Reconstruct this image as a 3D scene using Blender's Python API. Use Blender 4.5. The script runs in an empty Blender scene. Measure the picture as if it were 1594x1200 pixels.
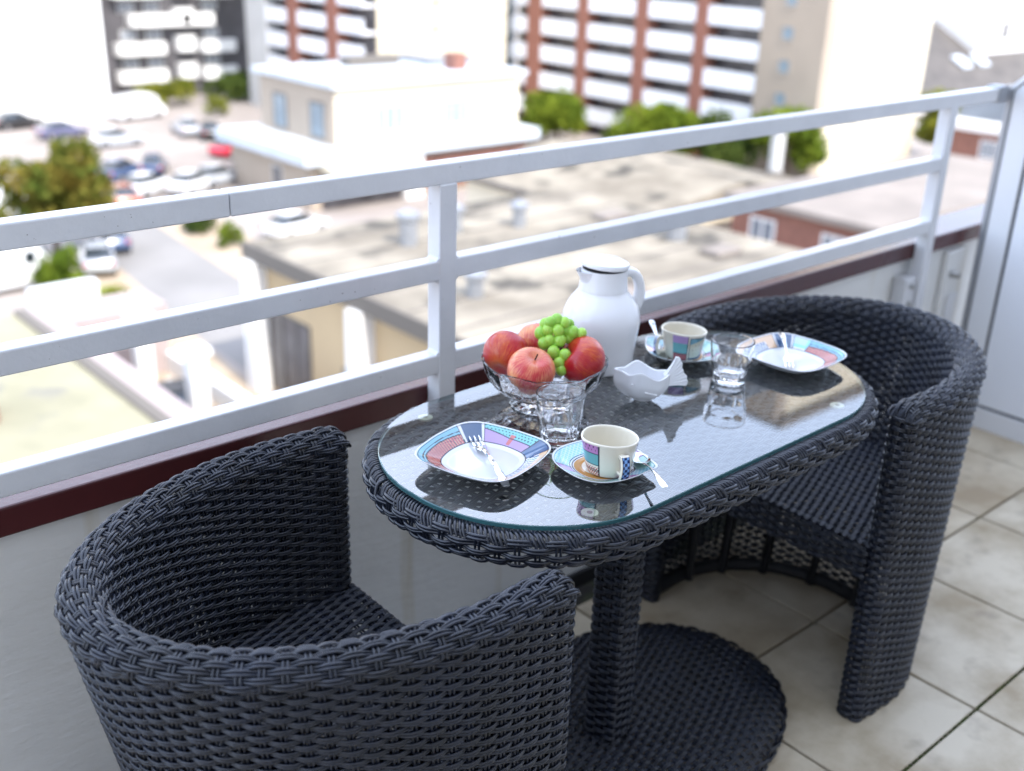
import bpy, bmesh, math, random
import numpy as np
from mathutils import Matrix, Vector

rng = np.random.default_rng(7)
random.seed(7)
PI = math.pi
scn = bpy.context.scene
COL = scn.collection

# ------------------------------------------------------------------ camera
cam_d = bpy.data.cameras.new('camera')
cam = bpy.data.objects.new('camera', cam_d)
COL.objects.link(cam)
YAW, PITCH, ROLL = math.radians(42.0188), math.radians(22.7111), math.radians(1.9467)
fwd = Vector((math.sin(YAW) * math.cos(PITCH), math.cos(YAW) * math.cos(PITCH), -math.sin(PITCH)))
right = Vector((math.cos(YAW), -math.sin(YAW), 0))
upv = right.cross(fwd)
r2 = right * math.cos(ROLL) + upv * math.sin(ROLL)
u2 = upv * math.cos(ROLL) - right * math.sin(ROLL)
mw = Matrix((r2, u2, -fwd)).transposed().to_4x4()
mw.translation = Vector((0, 0, 1.478))
cam.matrix_world = mw
cam_d.sensor_width = 36
cam_d.sensor_fit = 'HORIZONTAL'
cam_d.lens = 36 * 1695.67 / 1594
cam_d.clip_start = 0.05
cam_d.clip_end = 3000
cam_d.dof.use_dof = True
cam_d.dof.focus_distance = 1.58
cam_d.dof.aperture_fstop = 2.7
scn.camera = cam

# ------------------------------------------------------------------ sky, sun, exposure
SUN_DIR = Vector((-0.07, -0.65, 0.745)).normalized()
wd = bpy.data.worlds.new('World')
scn.world = wd
wd.use_nodes = True
nt = wd.node_tree
sky = nt.nodes.new('ShaderNodeTexSky')
sky.sky_type = 'NISHITA'
sky.sun_disc = False
sky.sun_elevation = math.asin(SUN_DIR.z)
sky.sun_rotation = math.atan2(SUN_DIR.x, SUN_DIR.y)
sky.air_density = 1.0
sky.dust_density = 1.0
# unseen thin cloud added over the whole sky to brighten its light and reflections
tcw = nt.nodes.new('ShaderNodeTexCoord'); sxw = nt.nodes.new('ShaderNodeSeparateXYZ')
nt.links.new(tcw.outputs['Generated'], sxw.inputs[0])
zz_ = nt.nodes.new('ShaderNodeMath'); zz_.operation = 'MAXIMUM'; zz_.inputs[1].default_value = 0.02
nt.links.new(sxw.outputs['Z'], zz_.inputs[0])
za_ = nt.nodes.new('ShaderNodeMath'); za_.operation = 'ADD'; za_.inputs[1].default_value = 0.12
nt.links.new(zz_.outputs[0], za_.inputs[0])
dvx = nt.nodes.new('ShaderNodeVectorMath'); dvx.operation = 'DIVIDE'
cmb = nt.nodes.new('ShaderNodeCombineXYZ')
for k_ in range(3): nt.links.new(za_.outputs[0], cmb.inputs[k_])
nt.links.new(tcw.outputs['Generated'], dvx.inputs[0]); nt.links.new(cmb.outputs[0], dvx.inputs[1])
cn = nt.nodes.new('ShaderNodeTexNoise'); cn.inputs['Scale'].default_value = 0.55; cn.inputs['Detail'].default_value = 7; cn.inputs['Roughness'].default_value = 0.55
nt.links.new(dvx.outputs[0], cn.inputs['Vector'])
cr_ = nt.nodes.new('ShaderNodeValToRGB')
cr_.color_ramp.elements[0].position = 0.30; cr_.color_ramp.elements[1].position = 0.74
cr_.color_ramp.elements[0].color = (0.16, 0.16, 0.16, 1); cr_.color_ramp.elements[1].color = (0.75, 0.75, 0.75, 1)
nt.links.new(cn.outputs['Fac'], cr_.inputs[0])
cm_ = nt.nodes.new('ShaderNodeMix'); cm_.data_type = 'RGBA'
nt.links.new(cr_.outputs[0], cm_.inputs['Factor']); nt.links.new(sky.outputs[0], cm_.inputs[6]); cm_.inputs[7].default_value = (7.9, 8.8, 10.8, 1)
nt.links.new(cm_.outputs[2], nt.nodes['Background'].inputs[0])
nt.nodes['Background'].inputs[1].default_value = 0.15
sun_d = bpy.data.lights.new('sun', 'SUN')
sun_d.energy = 2.0
sun_d.angle = math.radians(0.5)
sun_d.color = (1.0, 0.95, 0.87)
sun = bpy.data.objects.new('sun', sun_d)
sun.rotation_euler = SUN_DIR.to_track_quat('Z', 'Y').to_euler()
sun.location = (5, -20, 30)
COL.objects.link(sun)
scn.view_settings.view_transform = 'Standard'
scn.view_settings.look = 'None'
scn.view_settings.gamma = 1
scn.view_settings.use_curve_mapping = False
scn.view_settings.exposure = 1.88
scn.cycles.use_denoising = True
scn.cycles.max_bounces = 20
scn.cycles.transmission_bounces = 18
scn.cycles.transparent_max_bounces = 12
scn.cycles.glossy_bounces = 5
scn.cycles.diffuse_bounces = 4
scn.cycles.sample_clamp_indirect = 8

# ------------------------------------------------------------------ materials
def newmat(name):
    m = bpy.data.materials.new(name)
    m.use_nodes = True
    return m, m.node_tree, m.node_tree.nodes['Principled BSDF']

def setin(b, key, val):
    if key in b.inputs:
        b.inputs[key].default_value = val

def mat(name, col, rough=0.5, metal=0.0, var=0.0, vscale=8.0, bump=0.0, bscale=60.0, spec=0.5, coat=0.0, detail=4.0, stretch=None):
    m, nt, b = newmat(name)
    setin(b, 'Base Color', (*col, 1)); setin(b, 'Roughness', rough); setin(b, 'Metallic', metal)
    setin(b, 'Specular IOR Level', spec); setin(b, 'Coat Weight', coat); setin(b, 'Coat Roughness', 0.08)
    tc = nt.nodes.new('ShaderNodeTexCoord')
    src = tc.outputs['Object']
    if stretch:
        mp = nt.nodes.new('ShaderNodeMapping'); mp.inputs['Scale'].default_value = stretch
        nt.links.new(src, mp.inputs[0]); src = mp.outputs[0]
    if var > 0:
        n = nt.nodes.new('ShaderNodeTexNoise'); n.inputs['Scale'].default_value = vscale; n.inputs['Detail'].default_value = detail
        nt.links.new(src, n.inputs['Vector'])
        r = nt.nodes.new('ShaderNodeValToRGB')
        r.color_ramp.elements[0].position = 0.3; r.color_ramp.elements[1].position = 0.7
        lo = [max(0, c * (1 - var)) for c in col]; hi = [min(1, c * (1 + var)) for c in col]
        r.color_ramp.elements[0].color = (*lo, 1); r.color_ramp.elements[1].color = (*hi, 1)
        nt.links.new(n.outputs['Fac'], r.inputs[0]); nt.links.new(r.outputs[0], b.inputs['Base Color'])
    if bump > 0:
        n = nt.nodes.new('ShaderNodeTexNoise'); n.inputs['Scale'].default_value = bscale; n.inputs['Detail'].default_value = 5
        nt.links.new(src, n.inputs['Vector'])
        bp = nt.nodes.new('ShaderNodeBump'); bp.inputs['Strength'].default_value = bump; bp.inputs['Distance'].default_value = 0.01
        nt.links.new(n.outputs['Fac'], bp.inputs['Height']); nt.links.new(bp.outputs[0], b.inputs['Normal'])
    return m

def two_tone(name, a, c, scale, lo, hi, rough=0.6, bump=0.0, bscale=80.0, detail=6.0, stretch=None, third=None, tstretch=None):
    """noise mix of two colours with a threshold; an optional third colour for sparse marks"""
    m, nt, b = newmat(name)
    setin(b, 'Roughness', rough)
    tc = nt.nodes.new('ShaderNodeTexCoord'); src = tc.outputs['Object']
    if stretch:
        mp = nt.nodes.new('ShaderNodeMapping'); mp.inputs['Scale'].default_value = stretch
        nt.links.new(src, mp.inputs[0]); src = mp.outputs[0]
    n = nt.nodes.new('ShaderNodeTexNoise'); n.inputs['Scale'].default_value = scale; n.inputs['Detail'].default_value = detail
    n.inputs['Roughness'].default_value = 0.6
    nt.links.new(src, n.inputs['Vector'])
    r = nt.nodes.new('ShaderNodeValToRGB')
    r.color_ramp.elements[0].position = lo; r.color_ramp.elements[1].position = hi
    r.color_ramp.elements[0].color = (*a, 1); r.color_ramp.elements[1].color = (*c, 1)
    nt.links.new(n.outputs['Fac'], r.inputs[0])
    out = r.outputs[0]
    if third:
        col3, s3, l3, h3 = third
        n3 = nt.nodes.new('ShaderNodeTexNoise'); n3.inputs['Scale'].default_value = s3; n3.inputs['Detail'].default_value = 3
        src3 = src
        if tstretch:
            mp3 = nt.nodes.new('ShaderNodeMapping'); mp3.inputs['Scale'].default_value = tstretch
            nt.links.new(tc.outputs['Object'], mp3.inputs[0]); src3 = mp3.outputs[0]
        nt.links.new(src3, n3.inputs['Vector'])
        r3 = nt.nodes.new('ShaderNodeValToRGB')
        r3.color_ramp.elements[0].position = l3; r3.color_ramp.elements[1].position = h3
        r3.color_ramp.elements[0].color = (0, 0, 0, 1); r3.color_ramp.elements[1].color = (1, 1, 1, 1)
        nt.links.new(n3.outputs['Fac'], r3.inputs[0])
        mx = nt.nodes.new('ShaderNodeMix'); mx.data_type = 'RGBA'
        nt.links.new(r3.outputs[0], mx.inputs['Factor']); nt.links.new(out, mx.inputs[6]); mx.inputs[7].default_value = (*col3, 1)
        out = mx.outputs[2]
    nt.links.new(out, b.inputs['Base Color'])
    if bump > 0:
        n2 = nt.nodes.new('ShaderNodeTexNoise'); n2.inputs['Scale'].default_value = bscale; n2.inputs['Detail'].default_value = 5
        nt.links.new(src, n2.inputs['Vector'])
        bp = nt.nodes.new('ShaderNodeBump'); bp.inputs['Strength'].default_value = bump; bp.inputs['Distance'].default_value = 0.01
        nt.links.new(n2.outputs['Fac'], bp.inputs['Height']); nt.links.new(bp.outputs[0], b.inputs['Normal'])
    return m

def print_mat(name, rough=0.12):
    m, nt, b = newmat(name)
    at = nt.nodes.new('ShaderNodeAttribute'); at.attribute_name = 'print'
    nt.links.new(at.outputs['Color'], b.inputs['Base Color'])
    setin(b, 'Roughness', rough); setin(b, 'Coat Weight', 0.4); setin(b, 'Coat Roughness', 0.04)
    return m

def glass(name, col=(1, 1, 1), ior=1.48, rough=0.0):
    m, nt, b = newmat(name)
    setin(b, 'Base Color', (*col, 1)); setin(b, 'Roughness', rough); setin(b, 'IOR', ior); setin(b, 'Transmission Weight', 1.0)
    return m

def sheet_glass(name, tint, ior=1.5, rough=0.0):
    """thin pane: Fresnel mix of a mirror and clear tinted pass-through"""
    m = bpy.data.materials.new(name); m.use_nodes = True
    nt = m.node_tree; nt.nodes.clear()
    o = nt.nodes.new('ShaderNodeOutputMaterial'); mx = nt.nodes.new('ShaderNodeMixShader')
    fr = nt.nodes.new('ShaderNodeFresnel'); fr.inputs['IOR'].default_value = ior
    t = nt.nodes.new('ShaderNodeBsdfTransparent'); t.inputs[0].default_value = (*tint, 1)
    g = nt.nodes.new('ShaderNodeBsdfGlossy'); g.inputs['Roughness'].default_value = rough
    ge = nt.nodes.new('ShaderNodeNewGeometry'); mm = nt.nodes.new('ShaderNodeMath'); mm.operation = 'SUBTRACT'; mm.inputs[0].default_value = 1.0
    nt.links.new(ge.outputs['Backfacing'], mm.inputs[1])
    ml = nt.nodes.new('ShaderNodeMath'); ml.operation = 'MULTIPLY'; nt.links.new(fr.outputs[0], ml.inputs[0]); nt.links.new(mm.outputs[0], ml.inputs[1])
    nt.links.new(ml.outputs[0], mx.inputs[0]); nt.links.new(t.outputs[0], mx.inputs[1]); nt.links.new(g.outputs[0], mx.inputs[2])
    nt.links.new(mx.outputs[0], o.inputs[0])
    return m

M = {}
M['rattan'] = mat('rattan_strand', (0.009, 0.012, 0.022), 0.28, var=0.4, vscale=22, spec=0.5, coat=0.2)
M['rattan_dark'] = mat('rattan_frame', (0.012, 0.012, 0.014), 0.6)
M['rail'] = two_tone('white_rail_paint', (0.60, 0.605, 0.625), (0.68, 0.685, 0.70), 5, 0.35, 0.65, rough=0.24, bump=0.07, bscale=90,
                     third=((0.22, 0.20, 0.19), 120, 0.735, 0.76))
M['sill'] = mat('maroon_sill_paint', (0.078, 0.020, 0.021), 0.25, var=0.2, vscale=4, bump=0.08, bscale=40)
M['plaster'] = two_tone('rough_white_plaster', (0.70, 0.70, 0.685), (0.77, 0.77, 0.755), 3.0, 0.3, 0.7, rough=0.7, bump=0.24, bscale=40, stretch=(0.45, 1, 1.4),
                        third=((0.60, 0.55, 0.44), 1.0, 0.60, 0.78), tstretch=(16, 1, 0.9))
M['tile'] = two_tone('stone_tile', (0.35, 0.28, 0.18), (0.60, 0.53, 0.41), 4.5, 0.34, 0.62, rough=0.45, bump=0.08, bscale=45, detail=9.0,
                     third=((0.26, 0.21, 0.15), 11, 0.58, 0.85))
M['tile_warm'] = two_tone('stone_tile_warm', (0.34, 0.265, 0.17), (0.57, 0.495, 0.37), 3.6, 0.36, 0.64, rough=0.45, bump=0.08, bscale=45, detail=9.0,
                          third=((0.25, 0.20, 0.14), 9, 0.58, 0.85))
M['grout'] = two_tone('dark_grout_with_moss', (0.025, 0.022, 0.018), (0.06, 0.075, 0.025), 6, 0.45, 0.62, rough=0.95)
M['panel_frame'] = mat('white_lacquered_frame', (0.70, 0.71, 0.73), 0.35, bump=0.03, bscale=20)
M['panel_pane'] = mat('frosted_panel', (0.76, 0.78, 0.82), 0.22, var=0.03, vscale=2)
M['gasket'] = mat('black_gasket', (0.012, 0.015, 0.022), 0.5)
M['alu'] = mat('grey_aluminium', (0.32, 0.33, 0.35), 0.4, metal=0.6)
M['steel'] = mat('polished_steel', (0.75, 0.76, 0.77), 0.09, metal=1.0, var=0.04, vscale=30)
M['steel_dull'] = mat('dull_steel', (0.35, 0.35, 0.34), 0.45, metal=0.8)
M['glass_top'] = sheet_glass('table_glass', (0.93, 0.96, 0.95), ior=3.1)
M['glass_edge'] = mat('table_glass_edge', (0.03, 0.10, 0.11), 0.15, coat=0.5)
M['glass'] = glass('clear_glass', (0.99, 0.995, 1.0), 1.47)
M['crystal'] = glass('cut_crystal', (0.985, 0.985, 0.99), 1.52)
M['pad'] = mat('translucent_pad', (0.42, 0.41, 0.32), 0.35)
M['pad_hub'] = mat('pad_hub', (0.14, 0.12, 0.07), 0.4)
M['china'] = print_mat('printed_china')
M['white_china'] = mat('white_porcelain', (0.80, 0.81, 0.83), 0.14, coat=0.5)
M['carafe'] = mat('white_plastic', (0.79, 0.79, 0.80), 0.22, var=0.02, vscale=5, coat=0.25)
M['carafe_dark'] = mat('opening_shade', (0.03, 0.028, 0.03), 0.5)
M['stem'] = mat('brown_stem', (0.06, 0.035, 0.02), 0.7)
M['grape_stem'] = mat('green_stem', (0.20, 0.22, 0.06), 0.6)

def grape_mat():
    m, nt, b = newmat('green_grape')
    setin(b, 'Base Color', (0.22, 0.42, 0.05, 1)); setin(b, 'Roughness', 0.28)
    setin(b, 'Subsurface Weight', 0.5); setin(b, 'Subsurface Radius', (0.004, 0.006, 0.002))
    oi = nt.nodes.new('ShaderNodeObjectInfo')
    tc = nt.nodes.new('ShaderNodeTexCoord'); n = nt.nodes.new('ShaderNodeTexNoise'); n.inputs['Scale'].default_value = 120
    nt.links.new(tc.outputs['Object'], n.inputs['Vector'])
    ad = nt.nodes.new('ShaderNodeMath'); ad.operation = 'MULTIPLY_ADD'; ad.inputs[1].default_value = 0.4
    nt.links.new(n.outputs['Fac'], ad.inputs[0]); 
    ml = nt.nodes.new('ShaderNodeMath'); ml.operation = 'MULTIPLY'; ml.inputs[1].default_value = 0.6
    nt.links.new(oi.outputs['Random'], ml.inputs[0]); nt.links.new(ml.outputs[0], ad.inputs[2])
    r = nt.nodes.new('ShaderNodeValToRGB')
    r.color_ramp.elements[0].color = (0.20, 0.45, 0.04, 1); r.color_ramp.elements[1].color = (0.42, 0.66, 0.10, 1)
    nt.links.new(ad.outputs[0], r.inputs[0]); nt.links.new(r.outputs[0], b.inputs['Base Color'])
    return m
M['grape'] = grape_mat()

def apple_mat(name, red, yellow, mixlo, mixhi):
    """streaks run from stem to base: noise in (angle, height) with the angle stretched fine"""
    m, nt, b = newmat(name)
    setin(b, 'Roughness', 0.30); setin(b, 'Coat Weight', 0.18); setin(b, 'Coat Roughness', 0.10)
    tc = nt.nodes.new('ShaderNodeTexCoord')
    sx = nt.nodes.new('ShaderNodeSeparateXYZ'); nt.links.new(tc.outputs['Object'], sx.inputs[0])
    at = nt.nodes.new('ShaderNodeMath'); at.operation = 'ARCTAN2'
    nt.links.new(sx.outputs['Y'], at.inputs[0]); nt.links.new(sx.outputs['X'], at.inputs[1])
    cb = nt.nodes.new('ShaderNodeCombineXYZ')
    m1 = nt.nodes.new('ShaderNodeMath'); m1.operation = 'MULTIPLY'; m1.inputs[1].default_value = 9.0
    m2 = nt.nodes.new('ShaderNodeMath'); m2.operation = 'MULTIPLY'; m2.inputs[1].default_value = 42.0
    nt.links.new(at.outputs[0], m1.inputs[0]); nt.links.new(sx.outputs['Z'], m2.inputs[0])
    nt.links.new(m1.outputs[0], cb.inputs[0]); nt.links.new(m2.outputs[0], cb.inputs[1])
    n = nt.nodes.new('ShaderNodeTexNoise'); n.inputs['Scale'].default_value = 1.6; n.inputs['Detail'].default_value = 5; n.inputs['Roughness'].default_value = 0.65
    nt.links.new(cb.outputs[0], n.inputs['Vector'])
    big = nt.nodes.new('ShaderNodeTexNoise'); big.inputs['Scale'].default_value = 22; big.inputs['Detail'].default_value = 2
    nt.links.new(tc.outputs['Object'], big.inputs['Vector'])
    ad = nt.nodes.new('ShaderNodeMath'); ad.operation = 'ADD'
    nt.links.new(n.outputs['Fac'], ad.inputs[0]); nt.links.new(big.outputs['Fac'], ad.inputs[1])
    hf = nt.nodes.new('ShaderNodeMath'); hf.operation = 'MULTIPLY'; hf.inputs[1].default_value = 0.5
    nt.links.new(ad.outputs[0], hf.inputs[0])
    r = nt.nodes.new('ShaderNodeValToRGB')
    r.color_ramp.elements[0].position = mixlo; r.color_ramp.elements[1].position = mixhi
    r.color_ramp.elements[0].color = (*red, 1); r.color_ramp.elements[1].color = (*yellow, 1)
    nt.links.new(hf.outputs[0], r.inputs[0])
    v = nt.nodes.new('ShaderNodeTexVoronoi'); v.inputs['Scale'].default_value = 260
    nt.links.new(tc.outputs['Object'], v.inputs['Vector'])
    sp = nt.nodes.new('ShaderNodeValToRGB')
    sp.color_ramp.elements[0].position = 0.06; sp.color_ramp.elements[1].position = 0.14
    sp.color_ramp.elements[0].color = (1, 1, 1, 1); sp.color_ramp.elements[1].color = (0, 0, 0, 1)
    nt.links.new(v.outputs['Distance'], sp.inputs[0])
    mx = nt.nodes.new('ShaderNodeMix'); mx.data_type = 'RGBA'
    ms = nt.nodes.new('ShaderNodeMath'); ms.operation = 'MULTIPLY'; ms.inputs[1].default_value = 0.35
    nt.links.new(sp.outputs[0], ms.inputs[0]); nt.links.new(ms.outputs[0], mx.inputs['Factor'])
    nt.links.new(r.outputs[0], mx.inputs[6]); mx.inputs[7].default_value = (0.75, 0.55, 0.35, 1)
    nt.links.new(mx.outputs[2], b.inputs['Base Color'])
    return m
M['apple_red'] = apple_mat('red_apple_skin', (0.40, 0.005, 0.014), (0.68, 0.19, 0.025), 0.47, 0.76)
M['apple_pink'] = apple_mat('pink_striped_apple_skin', (0.52, 0.028, 0.035), (0.82, 0.40, 0.18), 0.42, 0.66)

# ------------------------------------------------------------------ scene helpers
def link(name, me, parent=None):
    o = bpy.data.objects.new(name, me)
    COL.objects.link(o)
    if parent is not None:
        o.parent = parent
    return o

def tag(o, label=None, cat=None, group=None, kind=None):
    if label: o['label'] = label
    if cat: o['category'] = cat
    if group: o['group'] = group
    if kind: o['kind'] = kind
    return o

def thing(name, label, cat, loc=(0, 0, 0), rz=0.0, group=None):
    o = bpy.data.objects.new(name, None)
    o.empty_display_size = 0.1
    COL.objects.link(o)
    o.location = loc
    o.rotation_euler = (0, 0, rz)
    return tag(o, label, cat, group)

def copy_tree(o, parent=None):
    c = o.copy(); COL.objects.link(c)
    if parent is not None:
        c.parent = parent
    for ch in o.children:
        copy_tree(ch, c)
    return c

class MB:
    def __init__(self):
        self.v = []; self.f = []; self.mi = []; self.n = 0
    def add(self, verts, faces, mi=0):
        verts = np.asarray(verts, float).reshape(-1, 3)
        self.v.append(verts)
        for f in faces:
            self.f.append(tuple(int(i) + self.n for i in f)); self.mi.append(mi)
        self.n += len(verts)
        return self
    def box(self, x0, x1, y0, y1, z0, z1, mi=0):
        v = [(x0, y0, z0), (x1, y0, z0), (x1, y1, z0), (x0, y1, z0), (x0, y0, z1), (x1, y0, z1), (x1, y1, z1), (x0, y1, z1)]
        return self.add(v, [(0, 3, 2, 1), (4, 5, 6, 7), (0, 1, 5, 4), (1, 2, 6, 5), (2, 3, 7, 6), (3, 0, 4, 7)], mi)
    def prism(self, poly, z0, z1, mi=0, axis='z'):
        """extruded polygon (counter-clockwise); axis x: poly is (y,z), axis y: poly is (x,z)"""
        n = len(poly)
        def P(a, b, c):
            return (a, b, c) if axis == 'z' else ((c, a, b) if axis == 'x' else (a, c, b))
        v = [P(a, b, z0) for a, b in poly] + [P(a, b, z1) for a, b in poly]
        f = [tuple(range(n - 1, -1, -1)), tuple(range(n, 2 * n))] + [(i, (i + 1) % n, n + (i + 1) % n, n + i) for i in range(n)]
        if axis == 'y':
            f = [tuple(reversed(q)) for q in f]
        return self.add(v, f, mi)
    def grid(self, G, closed_u=False, closed_v=False, mi=0, flip=False):
        """G[a,b,3] quad grid"""
        A, B = G.shape[:2]
        idx = np.arange(A * B).reshape(A, B)
        if closed_u: idx = np.vstack([idx, idx[:1]])
        if closed_v: idx = np.hstack([idx, idx[:, :1]])
        q = np.stack([idx[:-1, :-1], idx[1:, :-1], idx[1:, 1:], idx[:-1, 1:]], -1).reshape(-1, 4)
        if flip: q = q[:, ::-1]
        return self.add(G.reshape(-1, 3), q, mi)
    def lathe(self, prof, n=48, mi=0, cx=0, cy=0, wob=None):
        a = np.linspace(0, 2 * PI, n, endpoint=False)
        G = np.zeros((n, len(prof), 3))
        for j, (r, z) in enumerate(prof):
            rr = r * (1 if wob is None else wob(a, j))
            G[:, j, 0] = cx + rr * np.cos(a); G[:, j, 1] = cy + rr * np.sin(a); G[:, j, 2] = z
        return self.grid(G, closed_u=True, mi=mi)
    def build(self, name, mats, parent=None, smooth=False, bevel=0.0, segs=2, angle=None):
        me = bpy.data.meshes.new(name)
        V = np.vstack(self.v) if self.v else np.zeros((0, 3))
        me.from_pydata(V.tolist(), [], self.f)
        for m in (mats if isinstance(mats, (list, tuple)) else [mats]):
            me.materials.append(m)
        if any(self.mi):
            me.polygons.foreach_set('material_index', self.mi)
        if smooth:
            me.polygons.foreach_set('use_smooth', [True] * len(me.polygons))
        me.validate()
        me.update()
        o = link(name, me, parent)
        if bevel > 0:
            b = o.modifiers.new('bevel', 'BEVEL'); b.width = bevel; b.segments = segs; b.limit_method = 'ANGLE'
        if angle is not None:
            try: me.set_sharp_from_angle(angle=angle)
            except Exception: pass
        return o

def fast_mesh(name, V, Q, m, parent=None, smooth=True):
    me = bpy.data.meshes.new(name)
    V = np.ascontiguousarray(V, dtype=np.float32); Q = np.ascontiguousarray(Q, dtype=np.int32)
    me.vertices.add(len(V)); me.vertices.foreach_set('co', V.ravel())
    me.loops.add(Q.size); me.loops.foreach_set('vertex_index', Q.ravel())
    me.polygons.add(len(Q)); me.polygons.foreach_set('loop_start', np.arange(0, Q.size, 4, dtype=np.int32))
    if smooth:
        me.polygons.foreach_set('use_smooth', np.ones(len(Q), dtype=bool))
    me.update(calc_edges=True)
    me.materials.append(m)
    return link(name, me, parent)

# ------------------------------------------------------------------ wicker weaving
class Weave:
    def __init__(self):
        self.V = []; self.Q = []; self.n = 0
    def tubes(self, P, N, r, ns=5, span=2.1):
        """P,N: [k,m,3] polylines and outward normals; half-round strands"""
        T = np.gradient(P, axis=1); T /= (np.linalg.norm(T, axis=2, keepdims=True) + 1e-12)
        B = np.cross(T, N); B /= (np.linalg.norm(B, axis=2, keepdims=True) + 1e-12)
        Nn = np.cross(B, T)
        a = np.linspace(-span, span, ns)
        W = P[:, :, None, :] + r * (np.cos(a)[None, None, :, None] * Nn[:, :, None, :] + np.sin(a)[None, None, :, None] * B[:, :, None, :])
        k, m = P.shape[:2]
        idx = np.arange(k * m * ns).reshape(k, m, ns) + self.n
        q = np.stack([idx[:, :-1, :-1], idx[:, 1:, :-1], idx[:, 1:, 1:], idx[:, :-1, 1:]], -1).reshape(-1, 4)
        self.V.append(W.reshape(-1, 3)); self.Q.append(q); self.n += k * m * ns
    def surface(self, S, U, Vl, du=0.0250, dv=0.0089, w=0.0020, r=0.00205, amp=0.0033, sub=4, flip=1, stakes=True, ss=0.011, clip=None, keep=None, rs=0.0019):
        """S(u,v)->pos ; rows along u, double strands, over one stake and under the next"""
        def nrm(u, v):
            e = 1e-4
            du_ = S(u + e, v) - S(u - e, v); dv_ = S(u, v + e) - S(u, v - e)
            n = np.cross(du_, dv_) * flip
            return n / (np.linalg.norm(n, axis=-1, keepdims=True) + 1e-15)
        nst = max(2, int(round(U / du))); du = U / nst
        nr = max(1, int(round(Vl / dv))); dv = Vl / nr
        u = np.linspace(0, U, nst * sub + 1)
        for j in range(nr):
            v0 = (j + 0.5) * dv + rng.normal(0, 0.00025)
            ph = rng.normal(0, 0.05)
            off = amp * np.tanh(1.5 * np.cos(PI * (u / du - 0.5 + j) + ph)) / np.tanh(1.5)
            if keep is not None:
                lo, hi = keep(v0)
                if hi - lo < 0.02: continue
                m = (u >= lo) & (u <= hi)
                uu, oo = u[m], off[m]
            else:
                uu, oo = u, off
            if len(uu) < 2: continue
            for s in (-w, w):
                vv = np.full_like(uu, v0 + s)
                P = S(uu, vv); N = nrm(uu, vv)
                o2 = oo * (1 + 0.06 * rng.normal(size=len(uu)))
                self.tubes((P + N * o2[:, None])[None], N[None], r * (1 + 0.03 * rng.normal()), ns=5)
        if stakes:
            nv = max(3, int(Vl / ss) + 1)
            v = np.linspace(0, Vl, nv)
            for i in range(nst):
                u0 = (i + 0.5) * du
                for s in (-0.0027, 0.0027):
                    uu = np.full_like(v, u0 + s); vv = v
                    if clip is not None:
                        lo, hi = clip(u0)
                        if hi - lo < 0.02: continue
                        vv = np.linspace(lo, hi, nv)
                    P = S(uu, vv); N = nrm(uu, vv)
                    self.tubes(P[None], N[None], rs, ns=4, span=1.8)
    def build(self, name, parent, m=None):
        o = fast_mesh(name, np.vstack(self.V), np.vstack(self.Q), m or M['rattan'], parent)
        o['kind'] = 'stuff'
        return o

# ------------------------------------------------------------------ balcony: floor, parapet, railing, divider, own house
floor = MB().box(-2.2, 3.40, -1.12, 1.60, -0.16, -0.012).build('balcony_floor', M['grout'])
tag(floor, kind='structure')
TS = 0.40; J = 0.0036
tile_me = {}
def tile_mesh(x0, x1, y0, y1, m):
    b = MB().box(x0 + J, x1 - J, y0 + J, y1 - J, -0.02, 0.0)
    o = b.build('floor_tile', m, floor)
    bv = o.modifiers.new('bevel', 'BEVEL'); bv.width = 0.002; bv.segments = 1
    return o
xs = [1.586 + TS * k for k in range(-9, 5)]
ys = [0.715 + TS * k for k in range(-5, 3)]
xs = [x for x in xs if x < 3.37] + [3.40]
for i in range(len(xs) - 1):
    for j in range(len(ys) - 1):
        o = tile_mesh(xs[i], xs[i + 1], ys[j], ys[j + 1], M['tile'] if (i * 3 + j * 5) % 3 else M['tile_warm'])
        o.location.z = rng.normal(0, 0.0005)
# moss cushions along one joint
mb = MB()
for _ in range(340):
    jx = rng.uniform(1.6, 2.9); jy = 0.715 + rng.normal(0, 0.0012)
    if rng.random() < 0.35 and abs(jx - 1.99) > 0.1: continue
    s = rng.uniform(0.0012, 0.0032)
    mb.add([(jx - s, jy - s, -0.006), (jx + s, jy - s, -0.006), (jx + s, jy + s, -0.006), (jx - s, jy + s, -0.006), (jx, jy, -0.0025 + s * 0.6)],
           [(0, 1, 4), (1, 2, 4), (2, 3, 4), (3, 0, 4)])
M['moss'] = mat('green_moss', (0.06, 0.085, 0.02), 0.95, var=0.5, vscale=90)
tag(mb.build('joint_moss', M['moss']), kind='stuff')

wall = thing('parapet_wall', 'rough white parapet wall under the maroon sill along the balcony edge', 'wall', (0, 1.59, 0))
MB().box(-2.2, 3.75, 0.0, 0.10, 0.0, 0.602).build('wall_body', M['plaster'], wall)
MB().box(-2.2, 3.75, -0.02, 0.118, 0.602, 0.652).build('sill', M['sill'], wall, bevel=0.004)
MB().box(-2.2, 3.34, -0.012, 0.0, -0.012, 0.028).build('wall_foot_strip', M['rattan_dark'], wall)  # dark strip along the foot of the wall

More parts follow.
